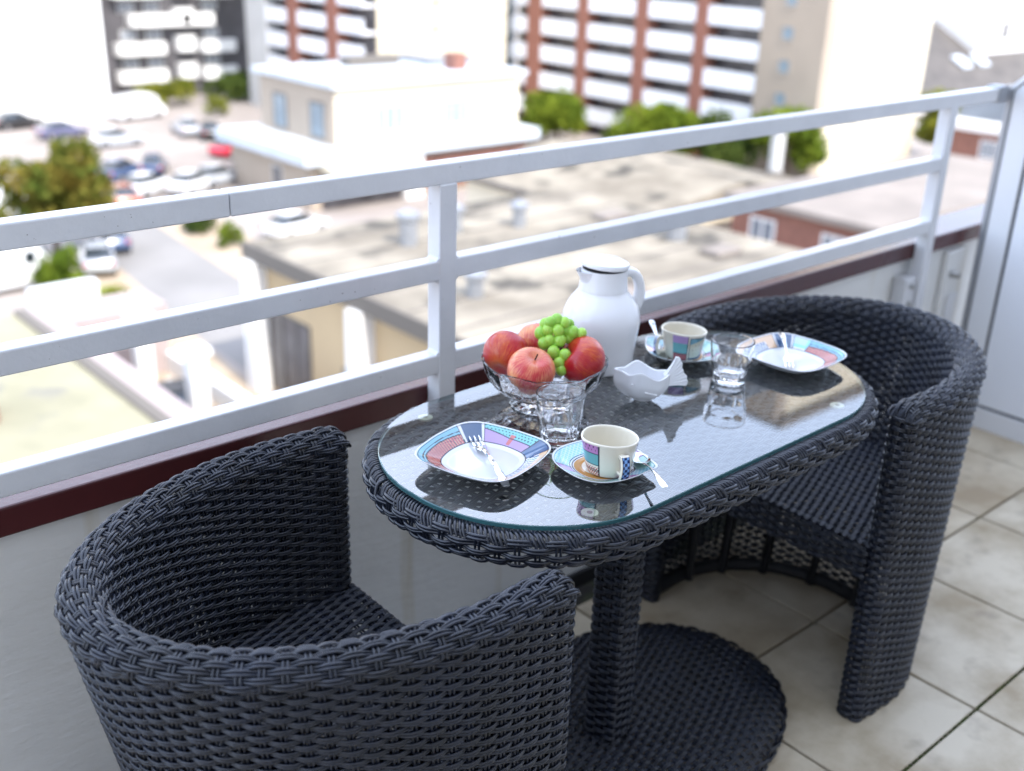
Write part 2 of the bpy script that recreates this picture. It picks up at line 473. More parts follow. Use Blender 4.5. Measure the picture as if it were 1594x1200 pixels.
rail = thing('balcony_railing', 'white painted metal railing of three bars running across the balcony front', 'railing', (0, 1.53, 0))
D = 0.036
for x0, x1 in ((-1.6, 0.779), (0.7802, 3.288)):
    MB().box(x0, x1, 0.0015, 0.0015 + D, 1.051, 1.0895).build('top_bar', M['rail'], rail, bevel=0.003)
MB().box(-1.6, 3.02, 0.0015, 0.0015 + D, 0.8725, 0.911).build('middle_bar', M['rail'], rail, bevel=0.003)
MB().box(-1.6, 3.02, 0.0015, 0.0015 + D, 0.687, 0.7265).build('bottom_bar', M['rail'], rail, bevel=0.003)
for x0 in (1.190, 3.014):
    po = MB().box(x0, x0 + 0.040, 0.0, 0.038, 0.30, 1.0525).build('post', M['rail'], rail, bevel=0.003)
    # weld fillets in the corners between post and bars
    for zb, zt in ((0.687, 0.7265), (0.8725, 0.911)):
        for sx, xe in ((-1, x0), (1, x0 + 0.040)):
            for sz, ze in ((-1, zb), (1, zt)):
                e = 0.0065 + 0.0015 * rng.random()
                tri = [(xe - sx * 0.002, ze - sz * 0.002), (xe + sx * e, ze - sz * 0.002), (xe + sx * e * 0.35, ze + sz * e * 0.35), (xe - sx * 0.002, ze + sz * e)]
                if sx * sz > 0: tri = tri
                else: tri = tri[::-1]
                MB().prism(tri, 0.003, 0.034, axis='y').build('weld', M['rail'], po)
br = MB().box(2.955, 3.012, 0.012, 0.058, 0.45, 0.555).build('bracket', M['rail'], rail, bevel=0.004)
for zz in (0.475, 0.53):
    b = MB().lathe([(0.0, 0.012), (0.006, 0.011), (0.008, 0.006), (0.008, 0.0)], 12).build('bolt', M['steel_dull'], br, smooth=True)
    b.location = (2.983, 0.012, zz); b.rotation_euler = (PI / 2, 0, 0)
cap = MB().box(3.285, 3.338, -0.004, 0.044, 1.046, 1.0945).build('end_bracket', M['alu'], rail, bevel=0.003)

wb = thing('wall_box', 'recessed white wall box with a grey knob beside the right railing post', 'wall box', (3.245, 1.59, 0.0))
w = MB()
w.box(0.0, 0.115, -0.022, -0.002, 0.30, 0.585); 
w.build('cover', M['plaster'], wb, bevel=0.004)
MB().box(0.03, 0.095, -0.028, -0.024, 0.33, 0.44).build('hatch', M['panel_frame'], wb, bevel=0.002)
k = MB().lathe([(0.0, 0.03), (0.010, 0.028), (0.012, 0.0)], 14).build('knob', M['steel_dull'], wb, smooth=True)
k.location = (0.035, -0.022, 0.51); k.rotation_euler = (PI / 2, 0, 0)

dv = thing('balcony_divider', 'pale framed balcony divider with slanted top corner at the right end', 'divider', (3.36, 0, 0))
YF, YN, ZC, ZT = 1.533, -0.9, 1.083, 1.78
outer = [(YF - 0.014, 0.0), (YF - 0.014, ZC - 0.006), (YF - 0.014 - (ZT - ZC), ZT - 0.006), (YN, ZT - 0.006), (YN, 0.0)]
fw = 0.07; gk = 0.010
def inset(d):
    yf = YF - 0.014 - d
    return [(yf, d), (yf, ZC - 0.006 - 0.414 * d), (yf - (ZT - ZC) + 0.586 * d + 0.0, ZT - 0.006 - d), (YN + d, ZT - 0.006 - d), (YN + d, d)]
def ring(a, b, x0, x1):
    m = MB(); n = len(a)
    v = [(x0, *p) for p in a] + [(x0, *p) for p in b] + [(x1, *p) for p in a] + [(x1, *p) for p in b]
    f = []
    for i in range(n):
        j = (i + 1) % n
        f += [(i, j, n + j, n + i), (2 * n + j, 2 * n + i, 3 * n + i, 3 * n + j), (j, i, 2 * n + i, 2 * n + j), (n + i, n + j, 3 * n + j, 3 * n + i)]
    return m.add(v, f)
ring(outer, inset(fw), 0.0, 0.04).build('frame', M['panel_frame'], dv, bevel=0.002)
ring(inset(fw), inset(fw + gk), 0.006, 0.03).build('gasket', M['gasket'], dv)
MB().prism(inset(fw + gk), 0.004, 0.028, axis='x').build('pane', M['panel_pane'], dv)
MB().prism([(YF - 0.012, 0.0), (YF + 0.006, 0.0), (YF + 0.006, ZC), (YF - 0.012, ZC)], -0.004, 0.046, axis='x').build('edge_profile', M['alu'], dv, bevel=0.002)
o2 = [(YF + 0.006, ZC), (YF + 0.006 - (ZT - ZC), ZT), (YN, ZT)]
MB().prism([(YF - 0.012, ZC), (YF + 0.006, ZC), (YF + 0.006 - (ZT - ZC), ZT + 0.004), (YF - 0.012 - (ZT - ZC), ZT - 0.004)], -0.004, 0.046, axis='x').build('top_profile', M['panel_frame'], dv, bevel=0.002)

M['facade'] = mat('pale_facade_render', (0.50, 0.49, 0.47), 0.8, var=0.05, vscale=2, bump=0.2, bscale=30)
M['dark_pane'] = mat('dark_window_glass', (0.02, 0.025, 0.03), 0.05, coat=0.5)
own = thing('apartment_facade', 'white rendered apartment house whose balcony door opens behind the breakfast table', 'building', (0, -1.15, 0))
MB().box(-14, 20, -10, 0.0, -16, 11.0).build('wall', M['facade'], own)
dr = MB().box(-0.6, 0.4, 0.0, 0.03, 0.0, 2.15).build('balcony_door', M['panel_frame'], own, bevel=0.005)
MB().box(-0.5, 0.3, 0.03, 0.036, 0.15, 2.05).build('pane', M['dark_pane'], dr)
MB().box(0.32, 0.36, 0.03, 0.07, 0.98, 1.12).build('handle', M['steel'], dr, bevel=0.004)
wn = MB().box(0.8, 2.6, 0.0, 0.03, 0.9, 2.15).build('window', M['panel_frame'], own, bevel=0.005)
MB().box(0.88, 2.52, 0.03, 0.036, 0.98, 2.07).build('pane', M['dark_pane'], wn)

# ------------------------------------------------------------------ barrel chairs
CH_T = 0.050
def a_of(z): return 0.30 + 0.133 * np.clip(z, 0, 0.8) / 0.69
CB = 0.308
_ph = np.linspace(-PI / 2, PI / 2, 721)
_ar = np.stack([0.40 * np.cos(_ph), CB * np.sin(_ph)], 1)
_sl = np.concatenate([[0], np.cumsum(np.linalg.norm(np.diff(_ar, axis=0), axis=1))])
SA = 0.12
CL = 2 * SA + _sl[-1]
def chair_pt(s, z, ins):
    s = np.asarray(s, float); z = np.asarray(z, float) * np.ones_like(s); ins = np.asarray(ins, float) * np.ones_like(s)
    a = a_of(z)
    mid = (s >= SA) & (s <= CL - SA)
    ph = np.interp(s - SA, _sl, _ph)
    x = np.where(mid, SA + a * np.cos(ph), np.where(s < SA, s, CL - s))
    conv = 0.006
    y = np.where(mid, CB * np.sin(ph), np.where(s < SA, -CB + conv * (1 - s / SA), CB - conv * (1 - (CL - s) / SA)))
    nx = np.where(mid, np.cos(ph) / a, 0.0); ny = np.where(mid, np.sin(ph) / CB, np.where(s < SA, -1.0, 1.0))
    l = np.hypot(nx, ny)
    return np.stack([x - nx / l * ins, y - ny / l * ins, z], -1)
ZB = 0.680      # where the rolled rim starts
SEAT = 0.400

def make_chair():
    root = thing('wicker_armchair', 'dark woven barrel armchair in the left foreground, opening toward the table', 'armchair', group='woven barrel armchairs at the bistro table')
    # outside of the shell, wrapped round both arm ends
    T = CH_T; rr = 0.02
    path = [(0.024, T)]
    for k in range(9):
        t = k / 8 * PI / 2; path.append((rr - rr * math.sin(t), T - rr + rr * math.cos(t)))
    for k in range(9):
        t = k / 8 * PI / 2; path.append((rr - rr * math.cos(t), rr - rr * math.sin(t)))
    left = [(CL - s, i) for s, i in reversed(path)]
    mids = [(s, 0.0) for s in np.linspace(0.05, CL - 0.05, 60)]
    path = np.array(path + mids + left)
    ln = np.concatenate([[0], np.cumsum(np.linalg.norm(np.diff(path, axis=0), axis=1))])
    UL = ln[-1]
    def S(u, v):
        return chair_pt(np.interp(u, ln, path[:, 0]), v, np.interp(u, ln, path[:, 1]))
    W = Weave(); W.surface(S, UL, ZB, flip=1)
    W.build('shell_weave', root)
    # inside of the back and arms, down to just under the seat
    def SI(u, v): return chair_pt(0.015 + u, SEAT - 0.03 + v, CH_T)
    W = Weave(); W.surface(SI, CL - 0.03, ZB - SEAT + 0.03, flip=-1)
    W.build('inner_weave', root)
    # rolled rim
    RV = 0.088
    def SC(u, v):
        s = np.clip(u, 0, CL); psi = np.clip(v / RV, -0.02, 1.02) * PI
        e = np.minimum(s, CL - s); k = np.sqrt(np.clip(1 - (np.clip(0.03 - e, 0, 0.03) / 0.03) ** 2, 0.0, 1))
        p = chair_pt(s, ZB, CH_T / 2 - (CH_T / 2 + 0.003) * np.cos(psi))
        p[..., 2] = ZB - 0.004 + 0.028 * np.sin(psi) * k
        return p
    W = Weave(); W.surface(SC, CL, RV, du=0.0250, dv=0.0088, w=0.0021, r=0.00210, amp=0.0032, flip=1, sub=5)
    W.build('rolled_rim', root)
    # dark rods closing the frame inside the rim and at the foot
    s = np.linspace(0, CL, 90)
    for z, ins, r in ((0.012, CH_T * 0.5, 0.017), (0.655, CH_T * 0.5, 0.020), (SEAT - 0.03, CH_T * 0.9, 0.014)):
        W = Weave(); P = chair_pt(s, z, ins); W.tubes(P[None], np.tile([0, 0, 1.0], (1, len(s), 1)), r, ns=9, span=PI)
        o = W.build('frame_ring', root, M['rattan_dark']); del o['kind']
    for sx in np.linspace(0.03, CL - 0.03, 10):
        W = Weave(); z = np.linspace(0.0, SEAT - 0.01, 6)
        P = chair_pt(np.full(6, sx), z, CH_T * 0.75); N = P - chair_pt(np.full(6, sx), z, 0.2); N /= np.linalg.norm(N, axis=1, keepdims=True)
        W.tubes(P[None], N[None], 0.011, ns=7, span=PI)
        o = W.build('frame_strut', root, M['rattan_dark']); del o['kind']
    # seat
    xi = lambda y: SA + (a_of(SEAT) - CH_T) * math.sqrt(max(0, 1 - (y / (CB - CH_T)) ** 2))
    yi = lambda x: (CB - CH_T) * (1 if x < SA else math.sqrt(max(0, 1 - ((x - SA) / (a_of(SEAT) - CH_T)) ** 2)))
    WD = 2 * (CB - CH_T) + 0.012
    def SS(u, v):
        u = np.asarray(u, float); v = np.asarray(v, float)
        return np.stack([u - 0.004, v - WD / 2, SEAT + 0 * u - 0.004 * np.sin(np.clip(u / 0.4, 0, 1) * PI)], -1)
    W = Weave()
    W.surface(SS, 0.46, WD, dv=0.0086, r=0.0022, flip=1, keep=lambda v: (0.0, xi(min(abs(v - WD / 2), CB - CH_T - 1e-4))), clip=lambda u: (WD / 2 - yi(u), WD / 2 + yi(u)))
    W.build('seat_weave', root)
    # front apron with rounded top edge
    def SF(u, v):
        u = np.asarray(u, float); v = np.asarray(v, float)
        R = 0.014; h = 0.055; t = np.clip((v - h) / R, 0, PI / 2)
        x = np.where(v < h, 0.0, R - R * np.cos(t)); z = np.where(v < h, SEAT - R - h + v, SEAT - R + R * np.sin(t))
        return np.stack([x - 0.004, u - WD / 2, z], -1)
    W = Weave(); W.surface(SF, WD, 0.077, flip=-1)
    W.build('seat_apron', root)
    return root
chairL = make_chair()
chairR = copy_tree(chairL)
chairR['label'] = 'dark woven barrel armchair behind the right end of the table, near the divider'
chairL.location = (0.890, 1.138, 0); chairL.rotation_euler = (0, 0, PI + math.radians(-1.0))
chairR.location = (1.741, 1.152, 0); chairR.rotation_euler = (0, 0, math.radians(0.5))

# ------------------------------------------------------------------ bistro table
TC = (1.305, 1.121); TZ = 0.730; TA = math.radians(0.7)
GL, GW = 0.4858, 0.2445
tbl = thing('bistro_table', 'oval dark woven bistro table with glass top and round woven foot', 'table', (TC[0], TC[1], 0), TA)
def stadium(L, Wd, cr=None, n=20):
    """closed outline of a rounded rectangle, counter-clockwise"""
    cr = Wd if cr is None else cr
    pts = []
    for cx, cy, a0 in ((L - cr, Wd - cr, 0), (-(L - cr), Wd - cr, PI / 2), (-(L - cr), -(Wd - cr), PI), (L - cr, -(Wd - cr), 1.5 * PI)):
        for k in range(n + 1):
            t = a0 + PI / 2 * k / n
            pts.append((cx + cr * math.cos(t), cy + cr * math.sin(t)))
    return np.array(pts)
# glass slab
out = stadium(GL, GW, GW - 0.008, 24)
n = len(out); b = 0.0012
inn = stadium(GL - b, GW - b, GW - 0.008 - b, 24)
vs = np.vstack([np.c_[inn, np.full(n, TZ)], np.c_[out, np.full(n, TZ - b)], np.c_[out, np.full(n, TZ - 0.008 + b)], np.c_[inn, np.full(n, TZ - 0.008)]])
g = MB(); fs = []
g.add(vs, [tuple(range(n)), tuple(range(4 * n - 1, 3 * n - 1, -1))], 0)
g.add(vs, [(k * n + i, (k + 1) * n + i, (k + 1) * n + (i + 1) % n, k * n + (i + 1) % n) for k in range(3) for i in range(n)], 1)
gl = g.build('glass_top', [M['glass_top'], M['glass_edge']], tbl)
for px, py in ((-0.298, 0.211), (-0.315, -0.189), (0.305, -0.195), (0.305, 0.205)):
    p = MB().lathe([(0.0, 0.0), (0.0125, 0.0), (0.0125, -0.003), (0.0, -0.003)], 28).build('glass_pad', M['pad'], tbl)
    p.location = (px, py, TZ - 0.0088)
    h = MB().lathe([(0.0, 0.0003), (0.0042, 0.0003), (0.0042, -0.0025)], 16).build('hub', M['pad_hub'], p)
# woven board under the glass
BZ = TZ - 0.017
RO = 0.004
yb = lambda x: (GW + RO) if abs(x) < GL - GW else math.sqrt(max(0, (GW + RO) ** 2 - (abs(x) - GL + GW) ** 2))
xb = lambda y: GL - GW + math.sqrt(max(0, (GW + RO) ** 2 - y * y))
def ST(u, v):
    u = np.asarray(u, float); v = np.asarray(v, float)
    return np.stack([u - (GL + RO), v - (GW + RO), BZ + 0 * u], -1)
W = Weave()
W.surface(ST, 2 * (GL + RO), 2 * (GW + RO), du=0.026, dv=0.0112, w=0.0022, r=0.0022, amp=0.0028,
          keep=lambda v: (GL + RO - xb(v - GW - RO), GL + RO + xb(v - GW - RO)), clip=lambda u: (GW + RO - yb(u - GL - RO), GW + RO + yb(u - GL - RO)))
W.build('board_weave', tbl)
# bulging rim
ol = stadium(GL, GW, GW - 0.008, 40)
ol = np.vstack([ol, ol[:1]])
lo_ = np.concatenate([[0], np.cumsum(np.linalg.norm(np.diff(ol, axis=0), axis=1))]); LP = lo_[-1]
nx_ = np.gradient(ol[:, 0]); ny_ = np.gradient(ol[:, 1])
def rim_pt(u, off, z):
    um = np.mod(u, LP)
    x = np.interp(um, lo_, ol[:, 0]); y = np.interp(um, lo_, ol[:, 1])
    e = 0.004
    dx = np.interp(np.mod(um + e, LP), lo_, ol[:, 0]) - np.interp(np.mod(um - e, LP), lo_, ol[:, 0])
    dy = np.interp(np.mod(um + e, LP), lo_, ol[:, 1]) - np.interp(np.mod(um - e, LP), lo_, ol[:, 1])
    l = np.hypot(dx, dy) + 1e-12
    return np.stack([x + dy / l * off, y - dx / l * off, z], -1)
prof = np.array([(-0.006, -0.012), (0.010, -0.010), (0.0155, -0.014), (0.0195, -0.022), (0.020, -0.034), (0.0165, -0.047), (0.008, -0.057), (-0.006, -0.062)])
pl = np.concatenate([[0], np.cumsum(np.linalg.norm(np.diff(prof, axis=0), axis=1))])
def prof_at(v):
    return np.interp(v, pl, prof[:, 0]), TZ + np.interp(v, pl, prof[:, 1])
def SR(u, v):
    v = np.asarray(v, float); off, z = prof_at(v + 0.022)
    return rim_pt(np.asarray(u, float), off * np.ones_like(u), z * np.ones_like(u))
W = Weave()
W.surface(SR, LP, pl[-1] - 0.022, du=0.0262, dv=0.0104, w=0.0024, r=0.0025, amp=0.0036, flip=-1, sub=5)
W.build('rim_weave', tbl)
# short radial strands wrapped over the ledge beside the glass
W = Weave()
nrd = int(LP / 0.0062)
vv = np.linspace(0, 0.034, 7)
P = []; N = []
for i in range(nrd):
    u0 = i * LP / nrd + rng.normal(0, 0.0006)
    sl = np.linspace(-0.004, 0.012, 7)
    off, z = prof_at(vv)
    p = rim_pt(u0 + sl, off + 0.0015 * rng.normal(), z + 0.0008)
    P.append(p); N.append(np.tile([0, 0, 1.0], (7, 1)) + 0.6 * (rim_pt(u0 + sl, off + 1, z) - p))
W.tubes(np.array(P), np.array(N) / np.linalg.norm(np.array(N), axis=2, keepdims=True), 0.0024, ns=5)
W.build('rim_wrapping', tbl)
# square leg
LH = 0.033
def sq_path(h, r):
    p = stadium(h, h, r, 6); return np.vstack([p, p[:1]])
sp = sq_path(LH, 0.010); spl = np.concatenate([[0], np.cumsum(np.linalg.norm(np.diff(sp, axis=0), axis=1))])
def SL(u, v):
    um = np.mod(np.asarray(u, float), spl[-1])
    return np.stack([np.interp(um, spl, sp[:, 0]), np.interp(um, spl, sp[:, 1]), 0.045 + np.asarray(v, float)], -1)
W = Weave(); W.surface(SL, spl[-1], 0.625, du=0.0218, dv=0.0098, flip=1, sub=5)
leg = W.build('leg', tbl); del leg['kind']
leg.location = (-0.012, 0.006, 0); leg.rotation_euler = (0, 0, 0.22)
MB().box(-LH + 0.005, LH - 0.005, -LH + 0.005, LH - 0.005, 0.03, 0.66).build('core', M['rattan_dark'], leg)
# foot plate
FL, FW = 0.425, 0.268
def foot_out(L, Wd): return L, Wd
def xf(y): return FL * (max(0, 1 - abs(y / FW) ** 2.3)) ** (1 / 2.3)
def yf(x): return FW * (max(0, 1 - abs(x / FL) ** 2.3)) ** (1 / 2.3)
def SFt(u, v):
    x = np.asarray(u, float) - FL; y = np.asarray(v, float) - FW
    rho = np.clip(np.abs(x / FL) ** 2.3 + np.abs(y / FW) ** 2.3, 0, 1)
    return np.stack([x, y, 0.022 + 0.026 * (1 - rho ** 4)], -1)
W = Weave()
W.surface(SFt, 2 * FL, 2 * FW, du=0.0245, dv=0.0096, amp=0.003,
          keep=lambda v: (FL - xf(v - FW), FL + xf(v - FW)), clip=lambda u: (FW - yf(u - FL), FW + yf(u - FL)))
foot = W.build('foot_weave', tbl); foot.location = (0.0, 0.018, 0)
tt = np.linspace(0, 2 * PI, 121)
def fpt(t):
    c, s = np.cos(t), np.sin(t)
    return np.stack([FL * np.sign(c) * np.abs(c) ** (2 / 2.3), FW * np.sign(s) * np.abs(s) ** (2 / 2.3)], -1)
fe = fpt(np.linspace(0, 2 * PI, 1441)); fel = np.concatenate([[0], np.cumsum(np.linalg.norm(np.diff(fe, axis=0), axis=1))])
def SE(u, v):
    um = np.mod(np.asarray(u, float), fel[-1])
    x = np.interp(um, fel, fe[:, 0]); y = np.interp(um, fel, fe[:, 1]); k = 1 + 0.012 * np.sin(np.clip(v / 0.032, 0, 1) * PI)
    return np.stack([x * k, y * k, 0.001 + np.asarray(v, float) * np.ones_like(x)], -1)
W = Weave(); W.surface(SE, fel[-1], 0.030, dv=0.0098, flip=1)
W.build('foot_edge', tbl).location = (0.0, 0.018, 0)

# ------------------------------------------------------------------ tableware
CREAM = np.array([0.84, 0.79, 0.67]); WHITE = np.array([0.76, 0.77, 0.79]); INK = np.array([0.025, 0.035, 0.06])
SLATE = np.array([0.085, 0.15, 0.26]); SKYB = np.array([0.27, 0.54, 0.66]); AQUA = np.array([0.25, 0.60, 0.62]); MINT = np.array([0.42, 0.66, 0.63])
LILAC = np.array([0.50, 0.36, 0.62]); CORAL = np.array([0.62, 0.20, 0.20]); PEACH = np.array([0.78, 0.56, 0.38]); OCHRE = np.array([0.58, 0.33, 0.11])
NAVY = np.array([0.02, 0.05, 0.16])

def set_print(o, C):
    me = o.data
    ca = me.color_attributes.new('print', 'FLOAT_COLOR', 'POINT')
    buf = np.ones((len(me.vertices), 4), np.float32); buf[:len(C), :3] = np.asarray(C) ** 1.18 * 0.86
    ca.data.foreach_set('color', buf.ravel())

def china_dish(name, parent, outline, levels, nth=420, sub=16):
    """outline(theta)->radius ; levels: list of (rho, z) from centre to lip then back underneath"""
    th = np.linspace(0, 2 * PI, nth, endpoint=False)
    rho = []; zz = []
    for (r0, z0), (r1, z1) in zip(levels[:-1], levels[1:]):
        k = np.linspace(0, 1, max(2, int(abs(r1 - r0) * sub * 6) + 2), endpoint=False)
        rho += list(r0 + (r1 - r0) * k); zz += list(z0 + (z1 - z0) * k)
    rho.append(levels[-1][0]); zz.append(levels[-1][1])
    rho = np.array(rho); zz = np.array(zz)
    for _ in range(3):
        zz[1:-1] = 0.25 * zz[:-2] + 0.5 * zz[1:-1] + 0.25 * zz[2:]
    R = outline(th)
    # towards the centre the outline becomes round
    Rm = R.mean()
    k = np.clip(rho, 0, 1) ** 1.2
    RR = rho[None, :] * (Rm + (R[:, None] - Rm) * k[None, :])
    G = np.stack([RR * np.cos(th)[:, None], RR * np.sin(th)[:, None], np.broadcast_to(zz, RR.shape)], -1)
    m = MB().grid(G, closed_u=True)
    o = m.build(name, M['china'], parent, smooth=True)
    TH = np.broadcast_to(th[:, None], RR.shape).ravel(); RH = np.broadcast_to(rho, RR.shape).ravel()
    top = np.broadcast_to((np.arange(len(rho)) <= int(np.argmax(rho)))[None, :], RR.shape).ravel()
    return o, TH, RH, top, RR.ravel()

def wrap(a): return (a + PI) % (2 * PI) - PI

def plate_print(TH, RH, top, RR, rot):
    a = np.degrees(wrap(TH - rot)) % 360          # 0 = middle of the wide slate band
    C = np.tile(WHITE, (len(a), 1)).astype(float)
    rim = top & (RH > 0.635) & (RH < 0.975)
    x = RR * np.cos(TH - rot); y = RR * np.sin(TH - rot)
    def put(m, c): C[m & rim] = c
    q = (RH - 0.635) / 0.34                       # 0 at the well, 1 at the lip
    # clockwise side (angles 360->270): lilac field with aqua dotted outer stripe
    s1 = (a > 283) & (a < 347)
    put(s1, LILAC)
    put(s1 & (q > 0.50 + 0.25 * np.clip((a - 315) / 30, 0, 1)), AQUA)
    dots = (np.mod(a * 1.0 + 2.0 * np.floor(q * 7), 4.2) < 1.5) & (np.mod(q * 7, 1) > 0.35) & (np.mod(q * 7, 1) < 0.85)
    put(s1 & (q > 0.56 + 0.25 * np.clip((a - 315) / 30, 0, 1)) & dots, INK)
    put(s1 & (a > 309) & (a < 315) & (q > 0.12) & (q < 0.72), CORAL)
    # slate corner
    put((a > 262) & (a <= 283), SLATE * 1.25)
    # blue chequers and peach
    s2 = (a > 178) & (a <= 262)
    put(s2, PEACH)
    ch = ((np.floor(a / 3.2) + np.floor(q * 5)) % 2) == 0
    put(s2 & (q < 0.62) & (a > 196), WHITE)
    put(s2 & (q < 0.62) & (a > 196) & ch, SLATE * 1.1)
    # second slate corner with white band
    put((a > 152) & (a <= 178), WHITE * 0.95); put((a > 155) & (a <= 175), SLATE * 1.1)
    # pale blue flow
    s3 = (a > 128) & (a <= 152)
    put(s3, SKYB * 1.3); put(s3 & (q > 0.45) & (a > 132), np.array([0.55, 0.68, 0.78])); put(s3 & (q < 0.2), WHITE)
    # coral stripes under light blue
    s4 = (a > 14) & (a <= 128)
    put(s4, SKYB)
    red = s4 & (q < 0.64 - 0.16 * np.abs(np.clip((a - 66) / 62, -1, 1)) ** 2)
    put(red, CORAL)
    put(red & (np.mod((y * math.cos(0.5) - x * math.sin(0.5)) * 1000, 5.4) < 1.3), INK * 2)
    put(red & (np.mod((y * math.cos(0.5) - x * math.sin(0.5)) * 1000, 5.4) > 4.6), PEACH)
    # the wide slate band
    put((a > 347) | (a < 14), WHITE); put((a > 350) | (a < 10), SLATE)
    # ink outlines
    for b0 in (14, 347, 283, 262, 178, 152, 128):
        put(np.abs(wrap(np.radians(a - b0))) * RR < 0.0007, INK)
    put(s1 & (np.abs(q - 0.50 - 0.25 * np.clip((a - 315) / 30, 0, 1)) < 0.030), INK)
    put(s4 & (np.abs(q - (0.64 - 0.16 * np.abs(np.clip((a - 66) / 62, -1, 1)) ** 2)) < 0.03), INK)
    put(s4 & (np.abs(q - (0.76 - 0.10 * np.abs(np.clip((a - 66) / 62, -1, 1)) ** 2)) < 0.022), INK)
    put(np.abs(RH - 0.645) < 0.010, INK); put(np.abs(RH - 0.962) < 0.008, INK)
    return C

def plate_outline(rot):
    def f(th):
        r = 0.0955 * (1 + 0.075 * np.cos(4 * (th - rot)) + 0.012 * np.cos(8 * (th - rot)))
        return r
    return f
PL = [(0.0, 0.0055), (0.55, 0.0050), (0.64, 0.0075), (0.80, 0.0150), (0.97, 0.0235), (1.0, 0.0250), (0.985, 0.0225), (0.80, 0.0110), (0.60, 0.0020), (0.52, 0.0), (0.50, 0.0020), (0.0, 0.0025)]
def make_plate(label, loc, rot, corner):
    o, TH, RH, top, RR = china_dish('plate', None, plate_outline(corner), PL)
    set_print(o, plate_print(TH, RH, top, RR, rot))
    o.location = loc
    return tag(o, label, 'plate', 'patterned cake plates')
make_plate('patterned cake plate at the left end of the table, beside the near tumbler', (0.957, 1.121, TZ + 0.0005), math.radians(62), math.radians(62))
make_plate('patterned cake plate at the right end of the table, in front of the back armchair', (1.694, 1.090, TZ + 0.0005), math.radians(-120), math.radians(46))

def saucer_print(TH, RH, top, RR, rot):
    a = np.degrees(wrap(TH - rot)) % 360
    C = np.tile(WHITE, (len(a), 1)).astype(float)
    rim = top & (RH < 0.965)
    x = RR * np.cos(TH) * 1000; y = RR * np.sin(TH) * 1000
    def put(m, c): C[m & rim] = c
    put(RH < 0.56, OCHRE); put(RH < 0.40, CREAM)
    r = RH >= 0.62
    put(r, MINT)
    grid = (np.mod(x * 0.8 + y * 0.6, 5.2) < 1.2) | (np.mod(-x * 0.6 + y * 0.8, 5.2) < 1.2)
    put(r & (a > 60) & (a < 200), SKYB * 1.25); put(r & (a > 60) & (a < 200) & grid, np.array([0.62, 0.78, 0.80]))
    put(r & (a > 330), SKYB); put(r & (a > 330) & grid, np.array([0.62, 0.78, 0.80]))
    for lo, hi in ((200, 222), (306, 330), (28, 60)):
        put(r & (a > lo) & (a < hi), LILAC * np.array([1.05, 0.85, 0.95]))
        for b0 in (lo, hi): put(r & (np.abs(a - b0) < 0.8), INK)
    put((RH > 0.575) & (RH < 0.6), INK); put((RH > 0.635) & (RH < 0.65), INK); put((RH > 0.945) & (RH < 0.957), INK)
    return C
def saucer_outline(rot):
    def f(th):
        d = wrap(th - rot)
        return 0.0725 * (1 + 0.035 * np.cos(4 * d) + 0.13 * np.exp(-(d / 0.20) ** 2))
    return f
SL_ = [(0.0, 0.0050), (0.45, 0.0045), (0.58, 0.0050), (0.70, 0.0085), (0.96, 0.0165), (1.0, 0.0178), (0.985, 0.0155), (0.70, 0.0050), (0.52, 0.0005), (0.48, 0.0), (0.46, 0.0015), (0.0, 0.002)]
def make_saucer(label, loc, rot):
    o, TH, RH, top, RR = china_dish('saucer', None, saucer_outline(rot), SL_, nth=360)
    set_print(o, saucer_print(TH, RH, top, RR, rot))
    o.location = loc
    return tag(o, label, 'saucer', 'patterned saucers under the coffee cups')
SAU_L, SAU_R = (1.086, 0.999), (1.553, 1.240)
make_saucer('mint patterned saucer under the coffee cup nearest the camera', (*SAU_L, TZ + 0.0005), math.radians(-52))
make_saucer('mint patterned saucer under the cup behind the far tumbler', (*SAU_R, TZ + 0.0005), math.radians(95))

